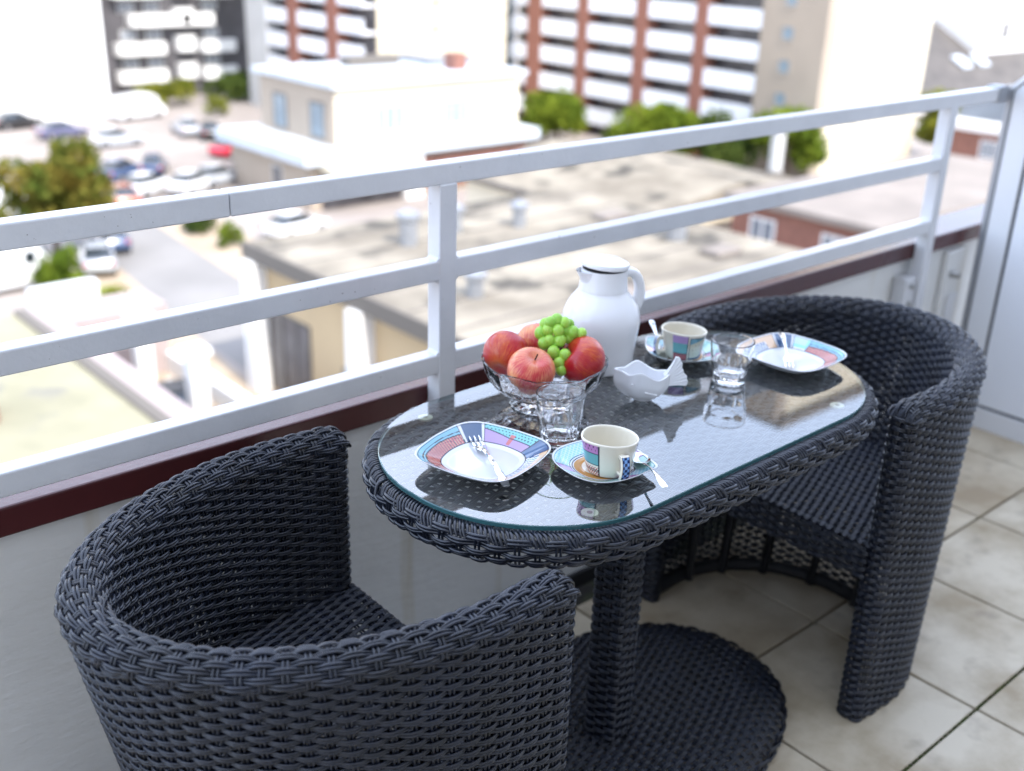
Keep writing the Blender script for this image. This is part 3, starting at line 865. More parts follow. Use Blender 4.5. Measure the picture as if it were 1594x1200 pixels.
def make_cup(label, loc, rot, handle, style):
    """tapered oval cup with one blunt corner; handle: local angle"""
    root = thing('coffee_cup', label, 'cup', loc, 0.0, 'patterned coffee cups')
    nth, nz = 300, 40
    th = np.linspace(0, 2 * PI, nth, endpoint=False)
    def rad(t, z):
        d = wrap(t - rot)
        k = np.clip(z / 0.055, 0, 1)
        base = 0.0325 + 0.0095 * k ** 0.8
        return base * (1 + 0.05 * np.cos(2 * d) * k + 0.07 * np.exp(-(d / 0.35) ** 2) * k)
    zs = np.concatenate([[0.0, 0.001], np.linspace(0.003, 0.0545, nz), [0.0560]])
    ins = np.concatenate([[0.006, 0.002], np.zeros(nz), [0.0012]])
    zi = np.concatenate([[0.0555, 0.0535], np.linspace(0.050, 0.010, 14), [0.006, 0.005, 0.005]])
    ii = np.concatenate([[0.0030, 0.0036], np.full(14, 0.0038), [0.007, 0.018, 0.0319]])
    Z = np.concatenate([zs, zi]); I = np.concatenate([ins, ii])
    tl = 0.0035 * np.cos(th - math.radians(150))       # lip runs slightly uphill
    G = np.zeros((nth, len(Z), 3))
    for j in range(len(Z)):
        zc = Z[j] + tl * min(1, Z[j] / 0.055)
        r = np.maximum(0.0004, rad(th, Z[j]) - I[j])
        G[:, j] = np.stack([r * np.cos(th), r * np.sin(th), zc], -1)
    body = MB().grid(G, closed_u=True).build('body', M['china'], root, smooth=True)
    C = np.tile(CREAM, (nth, len(Z), 1)).astype(float)
    dh = np.degrees(wrap(th - handle))
    outz = np.arange(len(Z)) < len(zs)
    K = np.broadcast_to((Z / 0.055)[None], (nth, len(Z))); A = np.broadcast_to(dh[:, None], K.shape)
    ext = np.broadcast_to(outz[None], K.shape) & (K > 0.04) & (K < 0.955)
    arc = np.broadcast_to((th * 38)[:, None], K.shape)     # mm along the wall
    if style == 0:
        f = ext & (np.abs(A) > 50) & (np.abs(A) < 128)
        C[f] = LILAC * np.array([1.1, 0.75, 0.85]); C[f & (K < 0.70)] = AQUA * 0.75; C[f & (K < 0.36)] = CREAM
        C[f & (K < 0.30) & ((np.floor(arc / 2.2) + np.floor(K * 18)) % 2 == 0)] = CORAL
        C[f & (K < 0.30) & (np.mod(K * 18, 1) < 0.22)] = INK
        C[f & (K > 0.74) & (np.mod(arc + 3 * np.floor(K * 9), 5.5) < 1.3) & (np.mod(K * 9, 1) < 0.45)] = INK
        for k in (0.70, 0.36): C[f & (np.abs(K - k) < 0.014)] = INK
        C[ext & (np.abs(np.abs(A) - 50) < 1.6)] = INK
        C[ext & (np.abs(A) > 128)] = CREAM
    else:
        f = ext & (np.abs(A) > 40) & (np.abs(A) < 82)
        C[f] = LILAC; C[f & (K < 0.68)] = AQUA * 0.8; C[f & (K < 0.34)] = CORAL
        C[f & (K < 0.34) & (np.mod(K * 16, 1) < 0.4)] = INK
        g = ext & (np.abs(A) >= 88) & (np.abs(A) < 148) & (K > 0.10) & (K < 0.90)
        C[g] = CREAM * np.array([0.82, 0.84, 0.80])
        C[g & (K > 0.90 - 0.24 * np.clip((148 - np.abs(A)) / 60, 0, 1) )] = SKYB * 0.75
        C[g & (K < 0.16 + 0.14 * np.clip((np.abs(A) - 120) / 28, 0, 1))] = SLATE * 1.2
        C[g & (np.mod(arc + 2.7 * np.floor(K * 6), 8.1) < 1.1) & (np.mod(K * 6 + 0.3, 1) < 0.17) & (K < 0.66)] = INK
        ed = ext & ((np.abs(np.abs(A) - 88) < 1.4) | (np.abs(np.abs(A) - 148) < 1.4)) & (K > 0.10) & (K < 0.90)
        C[ed] = INK; C[g & ((K < 0.125) | (K > 0.875))] = INK
        C[ext & (np.abs(A) >= 152)] = MINT * 0.8
        C[ext & (np.abs(np.abs(A) - 82) < 1.2)] = INK
    set_print(body, C.reshape(-1, 3))
    # angular handle: an upper and a lower arm joined by a flat chequered bar
    h = MB()
    r0 = 0.0375
    h.box(r0 - 0.003, r0 + 0.014, -0.0045, 0.0045, 0.036, 0.043)
    h.box(r0 - 0.005, r0 + 0.014, -0.0042, 0.0042, 0.010, 0.015)
    hd = h.build('handle_arm', M['china'], root, bevel=0.0015); set_print(hd, np.tile(CREAM, (len(hd.data.vertices), 1)))
    hd.rotation_euler = (0, 0, handle)
    G = np.zeros((13, 33, 3)); yy = np.linspace(-0.0065, 0.0065, 13); zz2 = np.linspace(0.008, 0.0445, 33)
    G[..., 0] = r0 + 0.0195 - 0.5 * ((zz2[None] - 0.026) ** 2) * 30; G[..., 1] = yy[:, None]; G[..., 2] = zz2[None]
    b2 = MB(); b2.grid(G); Gb = G.copy(); Gb[..., 0] -= 0.0058; b2.grid(Gb, flip=True)
    edge = [G[0], G[-1]]
    b2.grid(np.stack([G[0], Gb[0]], 0), flip=True); b2.grid(np.stack([G[-1], Gb[-1]], 0)); b2.grid(np.stack([G[:, 0], Gb[:, 0]], 0)); b2.grid(np.stack([G[:, -1], Gb[:, -1]], 0), flip=True)
    bar = b2.build('handle', M['china'], root)
    Cb = np.tile(CREAM, (len(bar.data.vertices), 1)).astype(float)
    ck = np.tile(CREAM, (13, 33, 1)).astype(float)
    A2 = np.floor((yy + 0.0065) / 0.00433).clip(0, 2)[:, None]; B2 = np.floor((zz2 - 0.008) / 0.0046)[None]
    on = ((A2 + B2) % 2 == 0); ck[on] = NAVY; ck[~on] = SLATE * 3.2
    ck[0] = ck[-1] = CREAM; ck[:, 0] = ck[:, -1] = CREAM; ck[1][...] = NAVY; ck[-2][...] = NAVY
    Cb[:13 * 33] = ck.reshape(-1, 3); set_print(bar, Cb)
    bar.rotation_euler = (0, 0, handle)
    return root
CUP_L = (1.089, 0.987)
make_cup('cream cup with chequered handle and pastel side print, nearest the camera', (*CUP_L, TZ + 0.0052), math.radians(165), math.radians(-110), 0)
make_cup('cream cup with a framed dotted panel, beside the carafe and far tumbler', (1.545, 1.232, TZ + 0.0052), math.radians(160), math.radians(150), 1)

# cutlery ------------------------------------------------------------
def make_fork(label, loc, rz, ry=0.0, sc=1.0):
    root = thing('cake_fork', label, 'fork', loc, rz, 'cake forks'); root.scale = (sc, sc, sc)
    root.rotation_euler = (0, ry, rz)
    # head points along +x, handle along -x
    sts = [(-0.100, 0.0052, 0.0012), (-0.090, 0.0062, 0.0014), (-0.075, 0.0050, 0.0014), (-0.05, 0.0032, 0.0016), (-0.02, 0.0022, 0.0017), (-0.004, 0.0024, 0.0016), (0.004, 0.0060, 0.0012), (0.012, 0.0088, 0.0010), (0.022, 0.0092, 0.0009)]
    def zc(x): return 0.004 * math.sin((x + 0.1) / 0.11 * PI) * 1.4 if x < 0.01 else -0.003 * math.sin(min(1, (x - 0.01) / 0.04) * PI)
    def strip(st, y0=0.0):
        rows = []
        for x, hw, t in st:
            z = zc(x)
            rows.append([(x, y0 - hw, z), (x, y0 - hw * 0.6, z + t), (x, y0 + hw * 0.6, z + t), (x, y0 + hw, z), (x, y0 + hw * 0.6, z - t), (x, y0 - hw * 0.6, z - t)])
        G = np.array(rows)
        m = MB(); m.grid(G, closed_v=True, flip=False)
        n = len(rows)
        m.add(G[0], [tuple(range(6))]); m.add(G[-1], [tuple(range(5, -1, -1))])
        return m
    m = strip(sts)
    for y in (-0.0068, 0.0, 0.0068):
        t = strip([(0.020, 0.0024, 0.0009), (0.034, 0.0020, 0.0009), (0.046, 0.0011, 0.0007), (0.049, 0.0004, 0.0003)], y)
        off = m.n; V = np.vstack(t.v); m.v.append(V); m.f += [tuple(i + off for i in f) for f in t.f]; m.mi += t.mi; m.n += len(V)
    m.build('blade', M['steel'], root, smooth=True, angle=0.7)
    return root
# the left fork lies with its tines near the far slate band and its handle end over the near lip
make_fork('three tined cake fork lying on the left plate, tines away from the camera', (0.9695, 1.135, TZ + 0.0135), math.atan2(1.193 - 1.046, 1.003 - 0.940), math.radians(-1.0), 1.12)
make_fork('three tined cake fork propped on the right plate, tines toward the camera', (1.680, 1.088, TZ + 0.019), math.atan2(1.070 - 1.175, 1.640 - 1.752), math.radians(5.5))

def make_spoon(label, loc, rz, ry):
    root = thing('teaspoon', label, 'spoon', loc, rz, 'teaspoons on the saucers')
    root.rotation_euler = (0, ry, rz)
    m = MB()
    na, nb = 30, 9
    th = np.linspace(0, 2 * PI, na, endpoint=False)
    G = np.zeros((na, nb * 2 - 1, 3))
    for j in range(nb * 2 - 1):
        k = j / (nb - 1) if j < nb else (2 * nb - 2 - j) / (nb - 1)
        dz = 0.0 if j < nb else -0.0009
        rx = 0.0215 * k; ry_ = (0.0145 - 0.0025 * np.cos(th)) * k
        G[:, j] = np.stack([0.020 + rx * np.cos(th), ry_ * np.sin(th), -0.006 * (1 - k ** 2) + dz + 0 * th], -1)
    m.grid(G, closed_u=True)
    st = [(0.001, 0.0030, 0.0008), (-0.006, 0.0022, 0.0013), (-0.03, 0.0021, 0.0014), (-0.06, 0.0036, 0.0011), (-0.078, 0.0050, 0.0009), (-0.088, 0.0050, 0.0008), (-0.091, 0.0034, 0.0006)]
    rows = []
    for x, hw, t in st:
        z = 0.006 * math.sin(min(1, -x / 0.06 + 0.02) * PI / 2) - 0.004 * max(0, (-x - 0.05) / 0.04) if x < 0 else -0.0005
        rows.append([(x, -hw, z), (x, -hw * 0.6, z + t), (x, hw * 0.6, z + t), (x, hw, z), (x, hw * 0.6, z - t), (x, -hw * 0.6, z - t)])
    R_ = np.array(rows); m.grid(R_, closed_v=True); m.add(R_[0], [tuple(range(6))]); m.add(R_[-1], [tuple(range(5, -1, -1))])
    m.build('bowl_and_handle', M['steel'], root, smooth=True, angle=0.8)
    return root
make_spoon('steel teaspoon on the near saucer, its handle pointing toward the camera', (1.1255, 0.949, TZ + 0.0195), math.atan2(0.985 - 0.865, 1.150 - 1.084) , math.radians(3))
make_spoon('steel teaspoon leaning on the far saucer, left of the dotted cup', (1.5125, 1.262, TZ + 0.0185), math.atan2(1.228 - 1.300, 1.492 - 1.545), math.radians(16))

# tumblers -----------------------------------------------------------
def make_tumbler(label, loc, rz, hs=1.0):
    n = 120
    a = np.linspace(0, 2 * PI, n, endpoint=False)
    prof_o = [(0.0, 0.0012), (0.018, 0.0010), (0.0215, 0.0), (0.0235, 0.0015), (0.0245, 0.008), (0.0255, 0.020), (0.0268, 0.036), (0.0278, 0.043), (0.0285, 0.048), (0.0292, 0.058), (0.0302, 0.072), (0.0306, 0.0775), (0.0302, 0.0785), (0.0292, 0.0785), (0.0288, 0.0775)]
    prof_i = [(0.0283, 0.068), (0.0272, 0.055), (0.0258, 0.042), (0.0240, 0.028), (0.0218, 0.0175), (0.017, 0.0138), (0.009, 0.0125), (0.0, 0.0122)]
    nf = 9
    G = np.zeros((n, len(prof_o) + len(prof_i), 3))
    for j, (r, z) in enumerate(prof_o + prof_i):
        r *= 1.30; rr = np.full(n, max(r, 1e-5))
        if j < len(prof_o):
            # flat cut facets on the lower half
            k = np.clip((0.047 - z) / 0.006, 0, 1) * (1 if z > 0.001 else 0)
            d = np.mod(a, 2 * PI / nf) - PI / nf
            facet = np.cos(PI / nf) / np.cos(d)
            rr = r * (1 - k + k * (0.25 + 0.75 * facet)) if r > 0 else rr
        elif 0.016 < z < 0.05:
            d = np.mod(a, 2 * PI / nf) - PI / nf
            rr = r * (1 + 0.018 * np.cos(nf * a) * math.sin((z - 0.016) / 0.034 * PI))
        G[:, j] = np.stack([rr * np.cos(a), rr * np.sin(a), np.full(n, z * hs)], -1)
    o = MB().grid(G, closed_u=True).build('tumbler', M['glass'], None, smooth=True, angle=0.35)
    bmx = bmesh.new(); bmx.from_mesh(o.data); bmesh.ops.remove_doubles(bmx, verts=bmx.verts, dist=2e-5); bmesh.ops.recalc_face_normals(bmx, faces=bmx.faces); bmx.to_mesh(o.data); bmx.free()
    o.location = loc; o.rotation_euler = (0, 0, rz)
    return tag(o, label, 'glass', 'cut glass tumblers')
make_tumbler('empty cut glass tumbler in front of the fruit bowl', (1.106, 1.112, TZ + 0.0003), 0.3, 1.06)
make_tumbler('empty cut glass tumbler beside the far cup and right plate', (1.529, 1.107, TZ + 0.0003), 0.1)

# carafe -------------------------------------------------------------
car = thing('thermos_carafe', 'white vacuum carafe with spout and handle standing behind the fruit bowl', 'carafe', (1.392, 1.306, TZ + 0.0003), math.atan2(-0.659, 0.751) + 0.35)
# local +x points to the right of the picture: the handle side
MB().lathe([(0.0, 0.0), (0.061, 0.0), (0.064, 0.003), (0.0645, 0.03), (0.0672, 0.056), (0.0705, 0.078), (0.0718, 0.092), (0.0700, 0.106), (0.0650, 0.119), (0.0570, 0.1325), (0.0490, 0.1425), (0.0455, 0.1475), (0.0447, 0.150)], 72).build('body', M['carafe'], car, smooth=True, angle=0.9)
nk = MB().lathe([(0.0450, 0.1502), (0.0450, 0.152), (0.0440, 0.155), (0.0428, 0.176), (0.0420, 0.1885), (0.0395, 0.1885), (0.039, 0.16), (0.0, 0.16)], 64)
nk.build('neck', M['carafe'], car, smooth=True, angle=0.7)
sp_ = MB()
G = np.zeros((15, 8, 3))
for i, t in enumerate(np.linspace(-1, 1, 15)):
    for j, s in enumerate(np.linspace(0, 1, 8)):
        w_ = (1 - abs(t) ** 1.6)
        ang = PI + t * 0.62
        rr = 0.042 + w_ * 0.0125 * (s ** 1.3)
        G[i, j] = (rr * math.cos(ang), rr * math.sin(ang), 0.160 + 0.0265 * s)
sp_.grid(G); G2 = G.copy(); G2[..., 0] *= 0.965; G2[..., 1] *= 0.965; sp_.grid(G2, flip=True)
sp_.build('spout', M['carafe'], car, smooth=True)
s_ = MB(); s_.lathe([(0.0, 0.170), (0.0392, 0.170), (0.0392, 0.1895), (0.0, 0.1895)], 48); s_.build('opening', M['carafe_dark'], car, smooth=True, angle=0.5)  # solid dark plug, its colour painting the shade inside the neck
lid = MB().lathe([(0.0, 0.0140), (0.022, 0.0136), (0.036, 0.0120), (0.0430, 0.0090), (0.0445, 0.0050), (0.0438, 0.0004), (0.041, 0.0), (0.0, 0.0)], 64).build('lid', M['carafe'], car, smooth=True, angle=0.8)
lid.location = (0.0005, 0, 0.1925); lid.rotation_euler = (0, math.radians(5.0), 0)
tp = MB().lathe([(0.0, 0.0030), (0.018, 0.0026), (0.0215, 0.0)], 40).build('thumb_pad', M['carafe'], lid, smooth=True)
tp.location = (0.010, 0.0, 0.0128)
# D shaped handle
hp = [(0.038, 0.177), (0.050, 0.179), (0.060, 0.175), (0.0675, 0.166), (0.0725, 0.153), (0.0750, 0.138), (0.0725, 0.118), (0.066, 0.106)]
hp = np.array(hp); ti = np.linspace(0, 1, len(hp)); tt2 = np.linspace(0, 1, 40)
hx = np.interp(tt2, ti, hp[:, 0]); hz = np.interp(tt2, ti, hp[:, 1])
for _ in range(4):
    hx[1:-1] = (hx[:-2] + 2 * hx[1:-1] + hx[2:]) / 4; hz[1:-1] = (hz[:-2] + 2 * hz[1:-1] + hz[2:]) / 4
dx = np.gradient(hx); dz = np.gradient(hz); l = np.hypot(dx, dz); nx2, nz2 = -dz / l, dx / l
G = np.zeros((40, 16, 3))
for j, t in enumerate(np.linspace(0, 2 * PI, 16, endpoint=False)):
    c, s = math.cos(t), math.sin(t)
    c = math.copysign(abs(c) ** 0.7, c); s = math.copysign(abs(s) ** 0.7, s)
    G[:, j] = np.stack([hx + nx2 * c * 0.0085, np.full(40, s * 0.0125), hz + nz2 * c * 0.0085], -1)
MB().grid(G, closed_v=True).build('handle', M['carafe'], car, smooth=True)

# crystal fruit bowl and fruit ------------------------------------------
BC = Vector((1.185, 1.235, TZ + 0.0003))
def wob(k, amp, nfac=12):
    return lambda a, j: 1 + amp[j] * np.cos(nfac * a) if amp[j] else np.ones_like(a)
pr = [(0.0, 0.003), (0.012, 0.002), (0.050, 0.0), (0.057, 0.001), (0.055, 0.004), (0.043, 0.009), (0.038, 0.013), (0.042, 0.0165), (0.062, 0.022), (0.080, 0.032), (0.0925, 0.046), (0.101, 0.063), (0.1055, 0.0795), (0.107, 0.083), (0.1045, 0.0835), (0.1020, 0.0785), (0.0975, 0.064), (0.0890, 0.0485), (0.0765, 0.0355), (0.058, 0.0255), (0.020, 0.0205), (0.0, 0.020)]
am = [0, 0, 0.02, 0.03, 0.03, 0.03, 0.03, 0.03, 0.03, 0.03, 0.03, 0.028, 0.018, 0.012, 0.012, 0.012, 0.008, 0.006, 0.004, 0, 0, 0]
nb_ = 360; aa = np.linspace(0, 2 * PI, nb_, endpoint=False)
tq = np.concatenate([np.linspace(0, 5, 6), np.linspace(5, 13, 49)[1:], np.arange(14, len(pr))])
prf = np.array(pr); ti_ = np.arange(len(pr))
pr2 = np.stack([np.interp(tq, ti_, prf[:, 0]), np.interp(tq, ti_, prf[:, 1])], 1); am2 = np.interp(tq, ti_, np.array(am, float))
G = np.zeros((nb_, len(pr2), 3))
for j, (r, z) in enumerate(pr2):
    # deep crossing cuts on the outside, scalloped lip
    sk = 30.0 * (z - 0.017)
    c1 = np.abs(np.cos(8 * aa + sk)); c2 = np.abs(np.cos(8 * aa - sk))
    cusp = np.maximum(c1, c2) - 0.85 if z > 0.016 else np.abs(np.cos(9 * aa)) - 0.64
    rr = max(r, 1e-5) * (1 + am2[j] * cusp * 1.25)
    zz_ = z + (0.0034 * (np.abs(np.cos(4.5 * aa)) - 0.6) if z > 0.077 else 0.0)
    G[:, j] = np.stack([rr * np.cos(aa), rr * np.sin(aa), np.broadcast_to(zz_, aa.shape)], -1)
bowl = MB().grid(G, closed_u=True).build('fruit_bowl', M['crystal'], None, smooth=True, angle=0.25)
bmx = bmesh.new(); bmx.from_mesh(bowl.data); bmesh.ops.remove_doubles(bmx, verts=bmx.verts, dist=2e-5); bmesh.ops.recalc_face_normals(bmx, faces=bmx.faces); bmx.to_mesh(bowl.data); bmx.free()
bowl.location = BC
tag(bowl, 'footed cut crystal bowl holding apples and grapes', 'bowl')

def make_apple(label, loc, r, rot, m, group='apples in the crystal bowl'):
    root = thing('apple', label, 'apple', loc, 0, group)
    root.rotation_euler = rot
    na, nb2 = 64, 40
    ph = np.linspace(0, PI, nb2); th = np.linspace(0, 2 * PI, na, endpoint=False)
    R = r * (1.0 + 0.06 * np.sin(ph) ** 2)
    dim = np.exp(-(ph / 0.42) ** 2) * 0.30 + np.exp(-((PI - ph) / 0.34) ** 2) * 0.18
    z = R * np.cos(ph) * 0.95 - r * np.exp(-(ph / 0.40) ** 2) * 0.28 + r * np.exp(-((PI - ph) / 0.34) ** 2) * 0.16
    rad = R * np.sin(ph) * (1 - 0.10 * (ph / PI) ** 2)
    lob = 1 + 0.018 * np.cos(5 * th)[:, None] * (ph / PI)[None] + 0.012 * np.cos(2 * th + 1)[:, None]
    G = np.stack([rad[None] * lob * np.cos(th)[:, None], rad[None] * lob * np.sin(th)[:, None], np.broadcast_to(z, (na, nb2))], -1)
    MB().grid(G, closed_u=True).build('fruit', m, root, smooth=True)
    st = Weave(); P = np.stack([np.linspace(0, 0.10 * r, 6), np.zeros(6), np.linspace(0.62 * r, 0.93 * r, 6)], -1)
    st.tubes(P[None], np.tile([1.0, 0, 0], (1, 6, 1)), r * 0.035, ns=7, span=PI)
    o = fast_mesh('stalk', np.vstack(st.V), np.vstack(st.Q), M['stem'], root)
    return root
def at(dx, dy, dz): return (BC.x + dx, BC.y + dy, TZ + 0.095 + dz)
toC = Vector((-0.617, -0.685, 0.386))
make_apple('pale pink striped apple at the front of the crystal bowl', at(-0.056, -0.027, -0.011), 0.0385, (math.radians(22), math.radians(-18), 0.4), M['apple_pink'])
make_apple('dark red apple on the left side of the crystal bowl', at(-0.043, 0.050, -0.008), 0.0385, (math.radians(35), math.radians(50), 1.2), M['apple_red'])
make_apple('red apple on the right side of the crystal bowl under the grapes', at(0.043, -0.046, -0.010), 0.0395, (math.radians(-30), math.radians(-48), 0.2), M['apple_red'])
make_apple('pinkish apple half hidden at the back of the crystal bowl', at(0.034, 0.053, -0.006), 0.0375, (0.5, 0.3, 2.0), M['apple_pink'])

# grapes: local x = right of the picture, y = away, z = up
gr = thing('grape_bunch', 'small bunch of green grapes draped over the apples in the bowl', 'grapes', at(0.011, -0.018, 0.018), math.atan2(-0.659, 0.751))
GP = [(-14, 34, 2), (-2, 37, 6), (11, 34, 3), (-17, 21, 0), (0, 22, -4), (14, 19, 4), (-30, 12, 6), (27, 17, 2), (42, 15, 3), (-14, 4, -6), (4, 5, -7), (20, 6, 4),
      (-23, -3, 0), (-7, -13, -9), (13, -17, -10), (3, -29, -7), (7, -41, -3), (-4, -3, -2), (32, 8, 8), (-9, 30, 12), (6, 27, 12), (-22, 26, 12), (20, 28, 11)]
gm = None
for i, (x, z, y) in enumerate(GP):
    r = 0.0103 + 0.0007 * rng.normal()
    if gm is None:
        gm = MB().lathe([(max(1e-5, math.sin(t)) , -math.cos(t) * 1.08) for t in np.linspace(0.001, PI - 0.001, 20)], 28).build('grape', M['grape'], gr, smooth=True)
        g0 = gm
    else:
        g0 = gm.copy(); COL.objects.link(g0)
    g0.scale = (r, r, r)
    g0.location = (x * 0.00094, y * 0.0011 + 0.012 - 0.030 * max(0, -z) / 40, z * 0.00094)
    g0.rotation_euler = (rng.normal(0, 0.4), rng.normal(0, 0.4), rng.uniform(0, 6))
st = Weave()
for (x, z, y) in GP[::2]:
    P = np.array([(0.0, 0.018, 0.012), (x * 0.0005, 0.016, z * 0.0006 + 0.004), (x * 0.00085, y * 0.0011 + 0.012, z * 0.00088)])
    t = np.linspace(0, 1, 7)[:, None]
    Q = (1 - t) ** 2 * P[0] + 2 * t * (1 - t) * P[1] + t ** 2 * P[2]
    st.tubes(Q[None], np.tile([0.0, -1.0, 0], (1, 7, 1)), 0.0010, ns=6, span=PI)
fast_mesh('stems', np.vstack(st.V), np.vstack(st.Q), M['grape_stem'], gr)

# fish shaped creamer -------------------------------------------------------
fish = thing('creamer', 'white porcelain creamer shaped like a fish with open back and raised tail', 'creamer', (1.3365, 1.1405, TZ + 0.0003), math.atan2(-0.10, 0.125))
# local +x = tail, -x = mouth
na, nl = 120, 26
th = np.linspace(0, 2 * PI, na, endpoint=False)
ex = np.where(np.cos(th) < 0, 0.042 + 0.0135 * np.exp(-(wrap(th - PI) / 0.30) ** 2), 0.043)
PX = ex * np.sign(np.cos(th)) * np.abs(np.cos(th)) ** 1.0
PY = 0.0255 * np.sin(th) * (1 - 0.12 * np.cos(th)) * (1 - 0.25 * np.exp(-((wrap(th - PI)) / 0.45) ** 2))
cx_ = np.cos(th)
rimz = 0.0440 + 0.0070 * np.exp(-((cx_ + 0.30) / 0.34) ** 2) - 0.0055 * np.exp(-((cx_ - 0.50) / 0.36) ** 2) + 0.0035 * np.exp(-((cx_ + 1.0) / 0.12) ** 2) + 0.002 * np.sin(th)
G = np.zeros((na, 2 * nl, 3))
for j in range(nl):
    t = j / (nl - 1)
    k = np.sin(np.clip(t * 1.18, 0, 1.18) * PI / 2 / 1.0) if t < 0.85 else 1.0
    k = (math.sin(min(1, t / 0.72) * PI / 2)) ** 0.62 * (0.30 if t == 0 else 1) + (0.30 if t == 0 else 0)
    k = max(k, 0.34)
    z = 1.22 * rimz * (t ** 1.15)
    G[:, j] = np.stack([PX * k, PY * k, z], -1)
    ki = max(0.02, k - 0.055) if j > 3 else 0.02
    jj = 2 * nl - 1 - j
    G[:, jj] = np.stack([PX * ki * 0.97, PY * ki * 0.95, np.maximum(z, 0.004 + 0 * z) - 0.0006 * (j == nl - 1)], -1)
G[:, 0] = np.stack([PX * 0.30, PY * 0.30, 0 * PX], -1)
MB().grid(G, closed_u=True).build('body', M['white_china'], fish, smooth=True)
# tail: ribbed fan, thick at the root
tl = MB()
nu, nv2 = 22, 41
Gt = np.zeros((nu, nv2, 3)); Gk = Gt.copy()
for i in range(nu):
    t = i / (nu - 1)
    for j in range(nv2):
        s = j / (nv2 - 1) * 2 - 1
        spread = 0.009 + 0.0175 * t ** 1.1
        ln_ = 0.035 * t * (1 - 0.13 * (1 - abs(s)) ** 1.6 * t - 0.22 * abs(s) ** 5 * t) * (1 + 0.03 * math.cos(s * 15) * t)
        dirx, dirz = math.cos(0.42), math.sin(0.42)
        px = 0.036 + dirx * ln_ - dirz * spread * s
        pz = 0.031 + dirz * ln_ + dirx * spread * s + 0.004 * t
        rib = 0.0007 * math.cos(s * 26) * t
        thk = 0.0055 * (1 - t) + 0.0016
        Gt[i, j] = (px, -thk - rib, pz * 1.1 + 0.004); Gk[i, j] = (px, thk + rib, pz * 1.1 + 0.004)
tl.grid(Gt, flip=True); tl.grid(Gk)
tl.grid(np.stack([Gt[-1], Gk[-1]], 0)); tl.grid(np.stack([Gt[:, 0], Gk[:, 0]], 0)); tl.grid(np.stack([Gt[:, -1], Gk[:, -1]], 0))
tl.build('tail', M['white_china'], fish, smooth=True, angle=0.9)
for sd in (-1, 1):
    st = Weave()
    t = np.linspace(0, 1, 12)
    P = np.stack([-0.004 + 0.022 * t, sd * (0.0235 - 0.004 * t), 0.023 - 0.006 * t], -1)
    st.tubes(P[None], np.tile([0.0, sd * 1.0, 0.3], (1, 12, 1)), 0.0022, ns=8, span=PI)
    fast_mesh('fin', np.vstack(st.V), np.vstack(st.Q), M['white_china'], fish)
    ey = MB().lathe([(0.0, 0.0016), (0.002, 0.0012), (0.0032, 0.0)], 20).build('eye', M['white_china'], fish, smooth=True)
    ey.location = (-0.0245, sd * 0.0212, 0.037); ey.rotation_euler = (-sd * PI / 2 * 0.92, 0, 0)

# ------------------------------------------------------------------ the town below
GZ = -16.0
M['ground'] = two_tone('pale_asphalt_ground', (0.23, 0.20, 0.18), (0.32, 0.28, 0.255), 0.12, 0.35, 0.65, rough=0.9)
M['road'] = mat('grey_road', (0.20, 0.19, 0.182), 0.9, var=0.12, vscale=0.3)
M['pave'] = two_tone('sandy_pavement', (0.30, 0.23, 0.16), (0.38, 0.31, 0.23), 0.5, 0.35, 0.65, rough=0.9)
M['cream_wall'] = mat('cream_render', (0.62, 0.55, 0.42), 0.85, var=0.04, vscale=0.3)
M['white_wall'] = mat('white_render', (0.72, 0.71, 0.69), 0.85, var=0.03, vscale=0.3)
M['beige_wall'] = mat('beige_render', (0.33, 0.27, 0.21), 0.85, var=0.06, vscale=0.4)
M['tan_wall'] = mat('tan_render', (0.46, 0.34, 0.20), 0.85, var=0.06, vscale=0.4)
M['concrete'] = mat('grey_concrete', (0.46, 0.45, 0.43), 0.85, var=0.08, vscale=0.4)
M['brick'] = mat('red_brick', (0.23, 0.095, 0.065), 0.85, var=0.2, vscale=3)
M['brick2'] = mat('brown_brick', (0.21, 0.095, 0.07), 0.85, var=0.2, vscale=3)
M['balcony'] = mat('white_balcony_panel', (0.74, 0.74, 0.76), 0.7, var=0.03, vscale=0.6)
M['dark_glaze'] = mat('dark_glazing', (0.085, 0.078, 0.080), 0.3, var=0.5, vscale=0.8)
M['blue_glaze'] = mat('blue_window', (0.20, 0.25, 0.28), 0.12)
M['grey_glaze'] = mat('grey_glazed_stair', (0.17, 0.19, 0.22), 0.2, var=0.2, vscale=0.5)
M['dark_wall'] = mat('dark_slate_cladding', (0.07, 0.065, 0.07), 0.7, var=0.25, vscale=0.6)
M['roof_pale'] = two_tone('pale_felt_roof', (0.15, 0.128, 0.098), (0.26, 0.228, 0.178), 0.30, 0.38, 0.60, rough=0.95, third=((0.06, 0.053, 0.043), 0.42, 0.56, 0.66))
M['roof_yellow'] = two_tone('lichen_roof', (0.20, 0.187, 0.125), (0.27, 0.25, 0.17), 0.35, 0.35, 0.65, rough=0.95, third=((0.17, 0.16, 0.13), 0.5, 0.62, 0.72))
M['roof_grey'] = mat('grey_felt_roof', (0.20, 0.172, 0.15), 0.95, var=0.15, vscale=0.4)
M['roof_white'] = mat('white_flat_roof', (0.46, 0.50, 0.54), 0.8, var=0.06, vscale=0.4)
M['slate'] = mat('slate_roof', (0.075, 0.064, 0.056), 0.8, var=0.3, vscale=0.6)
M['edge_dark'] = mat('dark_roof_edge', (0.12, 0.105, 0.09), 0.8)
M['pink_coping'] = mat('pinkish_coping', (0.34, 0.28, 0.27), 0.85, var=0.06, vscale=0.6)
M['lawn'] = mat('dry_lawn', (0.17, 0.19, 0.045), 0.95, var=0.35, vscale=0.6)
M['bark'] = mat('bark', (0.09, 0.065, 0.045), 0.95, var=0.3, vscale=6)

